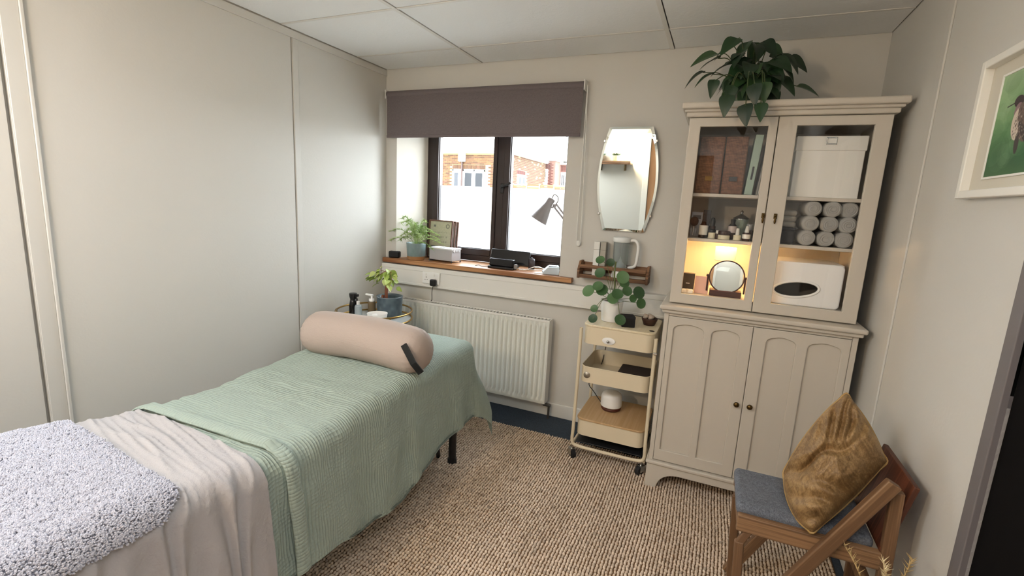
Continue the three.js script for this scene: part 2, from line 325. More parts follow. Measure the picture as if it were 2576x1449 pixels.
{
  const Z = -22, B = thing('red_brick_house', 'red brick house with bay windows behind the fence outside', 'house');
  mesh('wall_core', join([box(-9, -6.07, -0.3, 3.72, -28, Z - 0.01, 0), box(-6.07, -5.62, -0.3, 3.6, -28, Z - 1, 0)]), mat('#6b4c42', 0.95), B);
  const rest = [];
  for (let j = 0; j < 24; j++) for (let i = 0; i < 8; i++) { const y = 1.9 + j * 0.075, x = -7.62 + i * 0.225 + (j % 2) * 0.11; if (x + 0.215 > -6.06 || y > 3.62 || (y < 3.32 && x > -7.45 && x < -6.5)) continue; rest.push(brickGeo.clone().translate(x, y, Z)); }
  for (let j = 0; j < 22; j++) for (let i = 0; i < 3; i++) { const y = 1.9 + j * 0.075, x = -6.05 + i * 0.15; if (x + 0.14 > -5.6 || (x < -5.78 && y < 3.2)) continue; rest.push(brickGeo.clone().scale(0.65, 1, 1).translate(x, y, Z - 1)); }
  mesh('bricks', join(rest), redMats[1], B).userData.kind = 'stuff';
  for (let i = 0; i < 12; i++) mesh('lintel_brick', brickGeo, i < 5 ? uPVC : redMats[i % 3], B, [-7.2 + i * 0.076, 3.32, Z + 0.004], [0, 0, Math.PI / 2]).scale.set(0.9, 0.8, 1);
  const w = mesh('window', box(-7.29, -6.46, 1.9, 3.28, Z - 0.05, Z + 0.03, 0.01), uPVC, B);
  mesh('pane', box(-7.23, -6.58, 2.83, 3.16, Z + 0.02, Z + 0.04, 0), darkPane, w);
  for (const x of [-7.2, -6.9]) mesh('pane', box(x, x + 0.24, 2.3, 2.58, Z + 0.02, Z + 0.04, 0), darkPane, w);
  const w2 = mesh('window', box(-6.04, -5.76, 1.9, 3.2, Z - 1.05, Z - 0.95, 0.01), uPVC, B);
  for (const x of [-5.97, -5.88]) mesh('pane', box(x, x + 0.05, 2.2, 3.05, Z - 0.96, Z - 0.94, 0), darkPane, w2);
  mesh('gutter', join([box(-9.2, -5.95, 3.72, 3.82, Z - 1, Z + 0.2, 0.02), box(-6.1, -5.5, 3.6, 3.7, Z - 2, Z - 0.8, 0.02)]), uPVC, B);
  mesh('roof', extr(new THREE.Shape([[-9.3, 3.83], [-5.4, 3.82], [-6.6, 5.4], [-9.3, 5.4]].map((q) => new THREE.Vector2(...q))), 5, 0).translate(0, 0, -28), roofPale, B);
  const C = thing('terrace_house', 'small pinkish house at the end of the row outside', 'house');
  mesh('wall', box(-6.6, -4, -0.3, 4.15, -33.5, -28.3, 0), redMats[0], C);
  const cw = mesh('window', box(-6.05, -5.7, 2.95, 3.7, -28.31, -28.25, 0.01), uPVC, C);
  for (const x of [-6.0, -5.85]) mesh('pane', box(x, x + 0.09, 3.05, 3.6, -28.26, -28.24, 0), darkPane, cw);
  mesh('roof', extr(new THREE.Shape([[-6.7, 4.15], [-3.9, 4.15], [-4.7, 5.3], [-5.9, 5.3]].map((q) => new THREE.Vector2(...q))), 5, 0).translate(0, 0, -33.4), roofPale, C);
  const D = thing('pale_block', 'tall pale building with grey windows beyond the brick houses', 'building');
  mesh('wall', box(-15, -6, -0.3, 11, -40, -34, 0), mat('#eeeeea', 0.9), D);
  for (const [x, y, w, h] of [[-11.5, 6.5, 0.7, 1.2], [-10.35, 6.35, 0.14, 1.3], [-9.85, 6.2, 0.12, 1.3], [-9.4, 5.9, 0.18, 1.5]]) mesh('window', box(x, x + w, y, y + h, -34.02, -33.97, 0), mat('#26282b', 0.6), D);
  mesh('eaves', beam([-12, 6.28, -33.95], [-10.3, 6.1, -33.95], 0.1, 0.06), mat('#8a8a88', 0.6), D);
}
{
  const F = thing('garden_fence', 'low orange timber fence panels in front of the red brick house', 'fence');
  const xs = [-6.1, -5.47, -4.86, -4.31, -3.71, -3.15, -2.5], fm = [mat('#5f4526', 0.85), mat('#7d6848', 0.85), mat('#54371d', 0.85)];
  for (let i = 0; i < xs.length; i++) mesh('post', box(xs[i] - 0.03, xs[i] + 0.03, -0.3, 2.19, -15.05, -14.97, 0.006), fm[1], F);
  for (let i = 0; i + 1 < xs.length; i++) for (let k = 0; k < 7; k++) mesh('board', box(xs[i] + 0.03, xs[i + 1] - 0.03, 1.74 + k * 0.062, 1.795 + k * 0.062, -15.03, -15.0 + rr(0, 0.01), 0.004), fm[(i + k) % 3], F);
  for (let i = 0; i + 1 < xs.length; i++) mesh('gravel_board', box(xs[i] + 0.03, xs[i + 1] - 0.03, -0.3, 1.73, -15.03, -15.0, 0.004), fm[0], F);
}
// ---------- rug ----------
{
  const R = thing('jute_rug', 'natural brown chunky woven jute rug beside the treatment bed', 'rug');
  const x0 = 0.75, x1 = 2.93, z0 = 0.3, z1 = 3.1;
  mesh('rug_base', join([box(x0, 2.1, 0.001, 0.006, z0, z1, 0.002), box(2.1, x1, 0.001, 0.006, 0.36, z1, 0.002)]), mat('#7d6045', 1), R);
  const g = new THREE.SphereGeometry(1, 7, 5).scale(0.006, 0.0066, 0.0098);
  const px = 0.0142, pz = 0.0165, nx = Math.floor((x1 - x0) / px), nz = Math.floor((z1 - z0) / pz), spots = [];
  for (let i = 0; i < nx; i++) for (let j = 0; j < nz; j++) if (i * px + x0 < 2.095 || j * pz + z0 > 0.36) spots.push([x0 + (i + 0.5) * px, z0 + (j + 0.4 + 0.2 * (i % 2)) * pz, i, j]);
  const im = new THREE.InstancedMesh(g, mat('#ffffff', 0.95), spots.length), o = new THREE.Object3D(), c = new THREE.Color();
  im.name = 'woven_loops'; im.userData.kind = 'stuff'; im.castShadow = im.receiveShadow = true;
  spots.forEach(([x, z, i, j], k) => {
    o.position.set(x + rr(-0.0012, 0.0012) + 0.003 * Math.sin(z * 9), 0.0085 + rr(-0.0012, 0.0012), z + rr(-0.002, 0.002));
    o.rotation.set(rr(-0.2, 0.2), (j % 2 ? 0.22 : -0.22) + rr(-0.2, 0.2), 0); o.scale.setScalar(rr(0.9, 1.12)); o.updateMatrix(); im.setMatrixAt(k, o.matrix);
    const t = clamp(0.5 * rnd() + 0.5 * vnoise(i / 9, j / 26), 0, 1), d = rnd() < 0.05 ? 0.72 : 1;
    c.setRGB(lerp(0.52, 0.8, t) * d, lerp(0.41, 0.66, t) * d, lerp(0.31, 0.53, t) * d); im.setColorAt(k, c);
  });
  R.add(im);
}
// ---------- treatment bed ----------
const BX = 0.86, HW = 0.285, ZH = 0.83, ZF = 2.75;   // centre line, half width of the flat top, head end, foot end
const topY = (z) => interp([[0.7, 0.70], [1.0, 0.697], [1.3, 0.683], [1.55, 0.666], [1.8, 0.646], [1.95, 0.642], [2.08, 0.655], [2.25, 0.676], [2.45, 0.695], [2.8, 0.70]], z);
{
  const B = thing('treatment_bed', 'massage treatment bed on dark legs under the green blanket', 'bed');
  const g = grid(24, 40, (u, v) => { const z = lerp(ZH, ZF, v), a = (u - 0.5) * 2, e = Math.min(1, (1 - Math.abs(a)) * 8); return V(BX + a * (HW + 0.035), topY(z) - 0.012 - 0.03 * (1 - e) ** 2, z); });
  mesh('mattress', g, mat('#d8d4cc', 0.8), B);
  mesh('bed_board', box(BX - HW - 0.03, BX + HW + 0.03, 0.56, 0.615, ZH, ZF, 0.02, 3), mat('#5a5650', 0.8), B);
  for (const [x, z] of [[1.125, 0.86], [0.6, 0.86], [1.125, 2.66], [0.6, 2.66]]) { const l = mesh('leg', rod([x, 0.012, z], [x, 0.57, z], 0.021, 0.023, 16), M.black, B); mesh('rubber_foot', rod([x, 0.011, z], [x, 0.035, z], 0.025), M.blackRubber, l); }
  for (const x of [1.03, 0.7]) mesh('inner_leg', rod([x, 0.012, 0.85], [x, 0.57, 0.95], 0.012), M.black, B);
  for (const z of [0.95, 2.6]) mesh('cross_bar', rod([0.6, 0.3, z], [1.125, 0.3, z], 0.012), M.black, B);
}
// cloth hanging over the bed: a across (0 = centre line), b along z
function drape(a, b, off, { R = 0.055, flare = 0.07, corner = 0.1 } = {}) {
  const dx = Math.max(0, Math.abs(a) - HW), dz = Math.max(0, ZH - b), s = Math.sign(a), r = Math.hypot(dx, dz) || 1e-9;
  const Q = R + off; let h, d;
  if (r < Q * Math.PI / 2) { h = Q * Math.sin(r / Q); d = Q * (1 - Math.cos(r / Q)); } else { const e = r - Q * Math.PI / 2; h = Q + flare * e; d = Q + e * Math.sqrt(1 - flare * flare); }
  if (dx > 0 && dz > 0) h += corner * (2 * Math.min(dx, dz) / (dx + dz)) * smooth(0.1, 0.5, r);
  const z = Math.max(b, ZH) - h * dz / r;
  return V(BX + s * Math.min(Math.abs(a), HW) + s * h * dx / r, topY(z) + off - d, z);
}
function clothNormalShift(fn, amp) {   // push a surface along its own normal
  return (u, v) => { const e = 0.002, p = fn(u, v), q = fn(Math.min(1, u + e), v).sub(fn(Math.max(0, u - e), v)), w = fn(u, Math.min(1, v + e)).sub(fn(u, Math.max(0, v - e))); return p.add(q.cross(w).normalize().multiplyScalar(amp(u, v))); };
}
const ridge = (x) => 1 - Math.abs(2 * (x - Math.floor(x)) - 1);
const gauze = tex(512, 512, (u, v) => {   // puckered double gauze
  const wob = 0.5 * vnoise(u * 3, v * 9, 3, 9) + 0.16 * vnoise(u * 9, v * 24, 9, 24), wob2 = 0.5 * vnoise(u * 9, v * 3, 9, 3);
  const along = Math.pow(Math.abs(Math.sin(Math.PI * (v * 27 + wob * 2.6))), 0.7), across = Math.pow(Math.abs(Math.sin(Math.PI * (u * 22 + wob2 * 1.5))), 0.8);
  const k = smooth(0.35, 0.7, vnoise(u * 5 + 3, v * 6, 5, 6));
  return 0.62 * along * (0.6 + 0.4 * k) + 0.3 * across * (1.1 - 0.7 * k) + 0.08 * vnoise(u * 120, v * 120, 120, 120);
}, 3.3, 3.3, false);
M.green = mat('#9aa9a0', 0.95, { side: THREE.DoubleSide, bumpMap: gauze, bumpScale: 0.0048, sheen: 0.3, sheenRoughness: 0.8, sheenColor: new THREE.Color('#dfeee4') });
{
  const b0 = ZH - 0.44, b1 = 2.14;
  const near = (b) => 0.285 + interp([[0.4, 0.43], [0.8, 0.45], [1.15, 0.455], [1.32, 0.5], [1.48, 0.535], [1.7, 0.495], [1.85, 0.455], [2.05, 0.45], [2.12, 0.40]], b), far = 0.285 + 0.4;
  const P = (u, v) => { const b = lerp(b0, b1, v), a = lerp(-far, near(b), u); return [a, b]; };
  const base = (u, v) => { const [a, b] = P(u, v); return drape(a, b, 0.008 + 0.008 * smooth(1.75, 1.9, b) * smooth(2.05, 2.0, b) - 0.014 * smooth(2.05, 2.1, b)); };
  const g = grid(230, 230, clothNormalShift(base, (u, v) => {
    const [a, b] = P(u, v), drop = Math.max(0, Math.abs(a) - HW);
    const fold = Math.sin(b * 23 + 5 * vnoise(b * 4, a * 1.5)) * 0.010 * smooth(0.08, 0.4, drop) * (b > ZH ? 1 : 0.3);
    const wr = (vnoise(a * 9 + b * 3, b * 42 + 3 * vnoise(a * 5, b * 6)) - 0.5) * 0.007 * smooth(1.25, 1.6, b) * smooth(0.34, 0.24, drop);
    const crease = 0.006 * (vnoise(a * 14, b * 13) - 0.5);
    return -(fold + wr + crease) * smooth(2.12, 2.05, b);
  }), (u, v) => P(u, v));
  const bl = thing('green_blanket', 'sage green crinkled gauze blanket draped over the treatment bed', 'blanket');
  const t = mesh('blanket_cloth', g, M.green, bl); t.userData.label = 'puckered sage green gauze';
  // thick turned-back edge near the sheet
  const hem = (w) => grid(150, 14, (u, v) => {
    const a = lerp(-far + 0.04, near(1.95) - 0.005, u), ang = v * Math.PI * 2, rad = 0.011 + 0.003 * vnoise(a * 12, 3);
    const p = drape(a, 2.005 + 0.008 * Math.sin(a * 7) + 0.03 * smooth(-0.3, 0.3, -a), 0.022), n = Math.abs(a) < HW ? V(0, 1, 0) : V(Math.sign(a), 0.1, 0);
    return p.addScaledVector(n, rad * Math.sin(ang) + 0.006 + w).add(V(0, 0, rad * 1.9 * Math.cos(ang)));
  }, (u, v) => [u * 1.6, v * 0.07]);
  mesh('folded_edge', hem(0), M.green, bl);
  const cord = (a0, k) => tube(Array.from({ length: 24 }, (_, i) => { const b = lerp(b0 + 0.45, 2.06, i / 23), q = drape(near(b) - 0.004, b, 0.012); return q; }), 0.004, 90, 6);
  mesh('hem_seam', join([cord()]), M.green, bl);
}
// white sheet
M.sheet = mat('#adabad', 0.9, { side: THREE.DoubleSide, bumpMap: tex(256, 256, (u, v) => vnoise(u * 128, v * 128, 128, 128) * 0.4 + vnoise(u * 30, v * 40, 30, 40) * 0.6, 4, 4, false), bumpScale: 0.0012 });
{
  const b0 = 2.055, b1 = 2.78, ext = 0.285 + 0.56, sk = (a) => 0.035 * smooth(-0.1, 0.35, a);
  const P = (u, v) => { const a = lerp(-0.62, ext, u); return [a, lerp(b0 + sk(a), b1, v)]; };
  const base = (u, v) => drape(...P(u, v), 0.022, { flare: 0.09 });
  const g = grid(240, 130, clothNormalShift(base, (u, v) => {
    const [a, b] = P(u, v), drop = Math.max(0, a - HW), q = b * 1.0 - a * 0.22;
    const top = (0.013 * (ridge(q * 17 + 1.3 * vnoise(a * 4, b * 5)) ** 3 - 0.25) * vnoise(a * 6 + 9, b * 9) + 0.006 * (ridge(q * 41 + 2 * vnoise(a * 3 + 5, b * 7)) ** 3 - 0.25) * vnoise(a * 5 + 2, b * 14) - 0.007 * ridge(q * 23 + 0.35 + 1.6 * vnoise(a * 2.5 + 1, b * 4)) ** 9 * smooth(0.35, 0.6, vnoise(a * 4 + 7, b * 10 + 2))) * smooth(0.16, 0.02, drop);
    const pin = a > 0.1 ? 0.012 * Math.sin((b + 0.25 * drop * Math.sin(b * 40)) * 62 + 6 * vnoise(a * 3, b * 3)) * smooth(0.02, 0.12, drop) * smooth(2.08, 2.16, b) * (0.35 + 0.65 * vnoise(b * 16, 4)) : 0;
    return -(top + pin + 0.004 * (vnoise(a * 22, b * 24) - 0.5));
  }), (u, v) => P(u, v));
  solo('white_sheet', g, M.sheet, 'creased white cotton sheet hanging from the bed between blanket and towel', 'sheet');
}
// towel throw with loop pile
{
  const b1 = 2.79, edge = (a) => 2.245 + 0.062 * smooth(-0.3, 0.34, a);
  const near = (b) => interp([[2.2, 0.355], [2.28, 0.375], [2.4, 0.385], [2.8, 0.37]], b);
  const P = (u, v) => { const b0 = edge(lerp(-0.42, 0.36, u)), b = lerp(b0, b1, v); return [lerp(-0.44, near(b), u) , b + 0.05 * smooth(0.93, 1, u) * (1 - v)]; };
  const F = (u, v) => { const e = Math.min(1, Math.min(u, 1 - u) * 14, v * 12); return drape(...P(u, v), 0.028 + 0.009 * Math.sqrt(e), { flare: 0.25 }); };
  const S = thing('towel_throw', 'fluffy lilac-white terry towel spread on the sheet', 'towel');
  const tm = mat('#b4b5c2', 1, { side: THREE.DoubleSide });
  mesh('towel_base', grid(60, 50, F), tm, S);
  const n = 52000, im = new THREE.InstancedMesh(new THREE.IcosahedronGeometry(1, 0).scale(0.0024, 0.0048, 0.0024), mat('#ffffff', 1, { sheen: 0.4, sheenColor: new THREE.Color('#ffffff') }), n), o = new THREE.Object3D(), c = new THREE.Color();
  im.name = 'loop_pile'; im.userData.kind = 'stuff'; im.castShadow = im.receiveShadow = true;
  for (let k = 0; k < n; k++) {
    const u = rnd(), v = Math.pow(rnd(), 0.9), p = F(u, v), q = F(Math.min(1, u + 0.004), v).sub(p), w = F(u, Math.min(1, v + 0.004)).sub(p), nn = w.cross(q).normalize(); if (nn.y < -0.3) nn.negate();
    o.position.copy(p).addScaledVector(nn, 0.003 + 0.004 * vnoise(p.x * 60, p.z * 60)); o.quaternion.setFromUnitVectors(V(0, 1, 0), nn.add(V(rr(-0.7, 0.7), rr(-0.3, 0.3), rr(-0.7, 0.7))).normalize()); o.scale.setScalar(rr(0.75, 1.25)); o.updateMatrix(); im.setMatrixAt(k, o.matrix);
    const t = rr(0.86, 1.05); c.setRGB(0.5 * t, 0.515 * t, 0.60 * t); im.setColorAt(k, c);
  }
  S.add(im);
}
// bolster
{
  const L = 0.69, R = 0.104, B = thing('bolster_pillow', 'long pinkish-beige cylindrical bolster lying across the bed head', 'bolster', [0.885, topY(1.27) + R - 0.002, 1.28], 0.0);
  const prof = [[0.012, -0.5], [0.35, -0.492], [0.62, -0.478], [0.82, -0.455], [0.95, -0.42], [1, -0.37]];
  const full = [...prof, ...[-0.25, -0.1, 0.05, 0.2].map((t) => [1.0 + 0.012 * Math.sin(t * 17), t]), ...prof.slice().reverse().map(([r, t]) => [r, -t])];
  const g = grid(64, full.length * 3, (u, v) => {
    const f = v * (full.length - 1), i = Math.min(full.length - 2, Math.floor(f)), t = f - i, r = lerp(full[i][0], full[i + 1][0], t), s = lerp(full[i][1], full[i + 1][1], t), a = u * Math.PI * 2, end = Math.max(0, Math.abs(s) - 0.36) / 0.14;
    const rad = R * r * (1 + 0.035 * end * Math.sin(a * 22) * r + 0.012 * Math.sin(a * 3 + s * 9)), flat = Math.sin(a) < -0.85 ? 0.94 : 1;
    return V(s * L, rad * Math.sin(a) * flat + 0.008 * Math.cos(s * 6) - 0.006, rad * Math.cos(a));
  }, (u, v) => [u * 0.65, v * 0.8]);
  mesh('bolster_cover', g, mat('#aea097', 0.85, { bumpMap: tex(256, 256, (u, v) => 0.5 * vnoise(u * 100, v * 100, 100, 100) + 0.5 * vnoise(u * 10, v * 14, 10, 14), 4, 4, false), bumpScale: 0.0012, sheen: 0.3 }), B);
  mesh('strap', tube([[L / 2 - 0.045, 0.055, 0.092], [L / 2 - 0.01, 0.04, 0.098], [L / 2 + 0.012, -0.01, 0.085], [L / 2 + 0.03, -0.045, 0.075], [L / 2 + 0.04, -0.055, 0.068]], 0.004, 30, 8).scale(1, 1, 1), M.black, B).userData.label = 'black carrying strap';
  const st = B.children[1]; st.geometry.dispose(); 
  st.geometry = join([beam([L / 2 - 0.06, 0.045, 0.098], [L / 2 - 0.005, -0.03, 0.102], 0.006, 0.03, [0.1, 0.1, 1], 0.002), beam([L / 2 - 0.008, -0.026, 0.102], [L / 2 + 0.025, -0.068, 0.09], 0.006, 0.03, [0.1, 0.1, 1], 0.002)]);
}
// round brass side table and what stands on it
{
  const t = thing('side_table', 'round brass tray table in the corner behind the bolster', 'table', [0.3, 0.015, 0.5]);
  mesh('tray', lathe([[0, 0.612], [0.235, 0.612], [0.24, 0.618], [0, 0.62]], 48), mat('#cfd6d6', 0.1, { metalness: 0.3 }), t);
  for (const y of [0.625, 0.675]) mesh('rim_ring', new THREE.TorusGeometry(0.243, 0.006, 8, 64).rotateX(Math.PI / 2).translate(0, y, 0), M.brass, t);
  for (let k = 0; k < 3; k++) { const a = k * 2.094 + 0.5; mesh('leg', rod([0.243 * Math.cos(a), -0.015, 0.243 * Math.sin(a)], [0.243 * Math.cos(a), 0.68, 0.243 * Math.sin(a)], 0.007), M.brass, t); }
  const y = 0.635;
  const glaze = tex(128, 128, (u, v) => { const n = 0.6 * vnoise(u * 8, v * 14, 8, 14) + 0.4 * vnoise(u * 30, v * 40, 30, 40), b = 0.12 * Math.sin(v * 40); return [0.2 + 0.28 * n + b * 0.2, 0.26 + 0.28 * n + b * 0.2, 0.3 + 0.27 * n + b * 0.2]; });
  const p = thing('potted_money_tree', 'small money tree with lime leaves in a mottled blue-grey pot', 'plant', [0.345, y, 0.4]);
  mesh('pot', lathe([[0, 0], [0.074, 0], [0.08, 0.01], [0.086, 0.135], [0.088, 0.142], [0.08, 0.142], [0.078, 0.1], [0, 0.098]], 40), mat('#ffffff', 0.35, { map: glaze }), p);
  mesh('soil', lathe([[0, 0.105], [0.077, 0.105]], 24), M.soil, p);
  const bark = mat('#7b4a36', 0.8);
  mesh('trunk', join([tube([[-0.02, 0.1, 0.01], [-0.018, 0.18, 0.012], [-0.012, 0.25, 0.0]], 0.011, 16, 8), tube([[-0.012, 0.24, 0], [-0.025, 0.275, 0.005], [-0.03, 0.31, 0]], 0.004, 16, 6), tube([[-0.012, 0.24, 0], [0.0, 0.275, -0.005], [0.01, 0.305, 0.0]], 0.004, 16, 6)]), bark, p);
  mesh('trunk', tube([[-0.045, 0.1, 0.02], [-0.042, 0.13, 0.02], [-0.04, 0.145, 0.018]], 0.01, 8, 8), bark, p);
  const lm = [leafMat('#a9bd5c'), leafMat('#93ab4c'), leafMat('#bccb77')], lg = leafGeo(0.062, 0.044, { curl: 0.3, fold: 0.25 });
  for (const [x, yy] of [[0.277, 0.965], [0.267, 0.953], [0.323, 0.956], [0.291, 0.926], [0.237, 0.898], [0.2, 0.872], [0.227, 0.878], [0.264, 0.882], [0.268, 0.855], [0.337, 0.917], [0.363, 0.92], [0.317, 0.891], [0.353, 0.851], [0.386, 0.839], [0.359, 0.89], [0.25, 0.91], [0.3, 0.9], [0.31, 0.94], [0.285, 0.87], [0.24, 0.93], [0.33, 0.9], [0.27, 0.9], [0.255, 0.88], [0.3, 0.915], [0.345, 0.93], [0.28, 0.945], [0.22, 0.89], ...Array.from({ length: 22 }, () => { const a = rnd() * 6.28, r = 0.02 + 0.07 * Math.sqrt(rnd()); return [0.295 + r * Math.cos(a), 0.905 + 0.55 * r * Math.sin(a)]; })]) {
    const lx = x - 0.345, ly = yy - y, z = rr(-0.03, 0.04), l = mesh('leaf', lg, lm[Math.floor(rnd() * 3)], p, [lx, ly, z]);
    aim(l, [lx + 0.035 + rr(-0.3, 0.3) * 0.1, -0.02 + rr(-0.04, 0.02), z + rr(-0.03, 0.05)], rr(-0.6, 0.6)); l.scale.setScalar(rr(0.75, 1.05));
  }
  mesh('twig', join([tube([[0.01, 0.305, 0], [0.02, 0.27, 0.01], [0.035, 0.23, 0.01]], 0.002, 12, 5), tube([[-0.03, 0.31, 0], [-0.09, 0.27, 0.01], [-0.12, 0.26, 0.01]], 0.002, 12, 5), tube([[-0.03, 0.29, 0], [-0.05, 0.305, 0], [-0.07, 0.31, 0.01]], 0.002, 12, 5)]), bark, p);
  const sp = thing('spray_bottle', 'glossy black trigger spray bottle on the brass table', 'spray bottle', [0.12, y, 0.5]);
  mesh('body', lathe([[0, 0], [0.025, 0], [0.027, 0.004], [0.027, 0.06], [0.022, 0.09], [0.019, 0.11], [0, 0.11]], 28), M.blackGloss, sp);
  mesh('head', join([lathe([[0.019, 0.108], [0.024, 0.125], [0.026, 0.142], [0.024, 0.148], [0, 0.149]], 28), box(0.015, 0.045, 0.128, 0.146, -0.009, 0.009, 0.004)]), M.black, sp);
  mesh('trigger', tube([[0.022, 0.13, 0], [0.03, 0.118, 0], [0.036, 0.1, 0]], 0.005, 12, 8), M.blackGloss, sp);
  const cb = thing('clear_bottle', 'small clear plastic bottle beside the black spray bottle', 'bottle', [0.19, y, 0.53]);
  mesh('body', lathe([[0, 0], [0.022, 0], [0.024, 0.004], [0.024, 0.07], [0.02, 0.08], [0.01, 0.086]], 24), mat('#dfeaf0', 0.15, { transmission: 0.6, thickness: 0 }), cb);
  mesh('cap', lathe([[0.011, 0.084], [0.011, 0.104], [0.008, 0.106], [0, 0.106]], 20), M.whitePlastic, cb);
  const pb = thing('pump_bottle', 'amber pump dispenser with white pump beside the pot', 'bottle', [0.235, y, 0.45]);
  mesh('body', lathe([[0, 0], [0.025, 0], [0.026, 0.005], [0.026, 0.09], [0.018, 0.1], [0, 0.1]], 24), mat('#8b7a5e', 0.2, { transmission: 0.4, thickness: 0 }), pb);
  mesh('pump', join([lathe([[0.018, 0.098], [0.018, 0.116], [0.006, 0.118], [0.006, 0.135], [0, 0.135]], 20), box(-0.05, 0.01, 0.135, 0.147, -0.008, 0.008, 0.004)]), M.whitePlastic, pb);
  const bw = thing('white_bowl', 'white porcelain candle bowl at the front of the brass table', 'bowl', [0.375, y, 0.565]);
  mesh('bowl', lathe([[0, 0], [0.045, 0], [0.055, 0.006], [0.064, 0.055], [0.0655, 0.058], [0.062, 0.058], [0.052, 0.035], [0, 0.032]], 36), M.whitePlastic, bw);
  mesh('stone', new THREE.SphereGeometry(0.016, 14, 10).scale(1.3, 0.7, 1).translate(-0.012, 0.045, 0.008), M.whitePlastic, bw);
  solo('white_card', box(0.405, 0.485, y, y + 0.004, 0.585, 0.635, 0.001).rotateY(0), M.paper, 'small white card on the brass table rim beside the bowl', 'card');
}
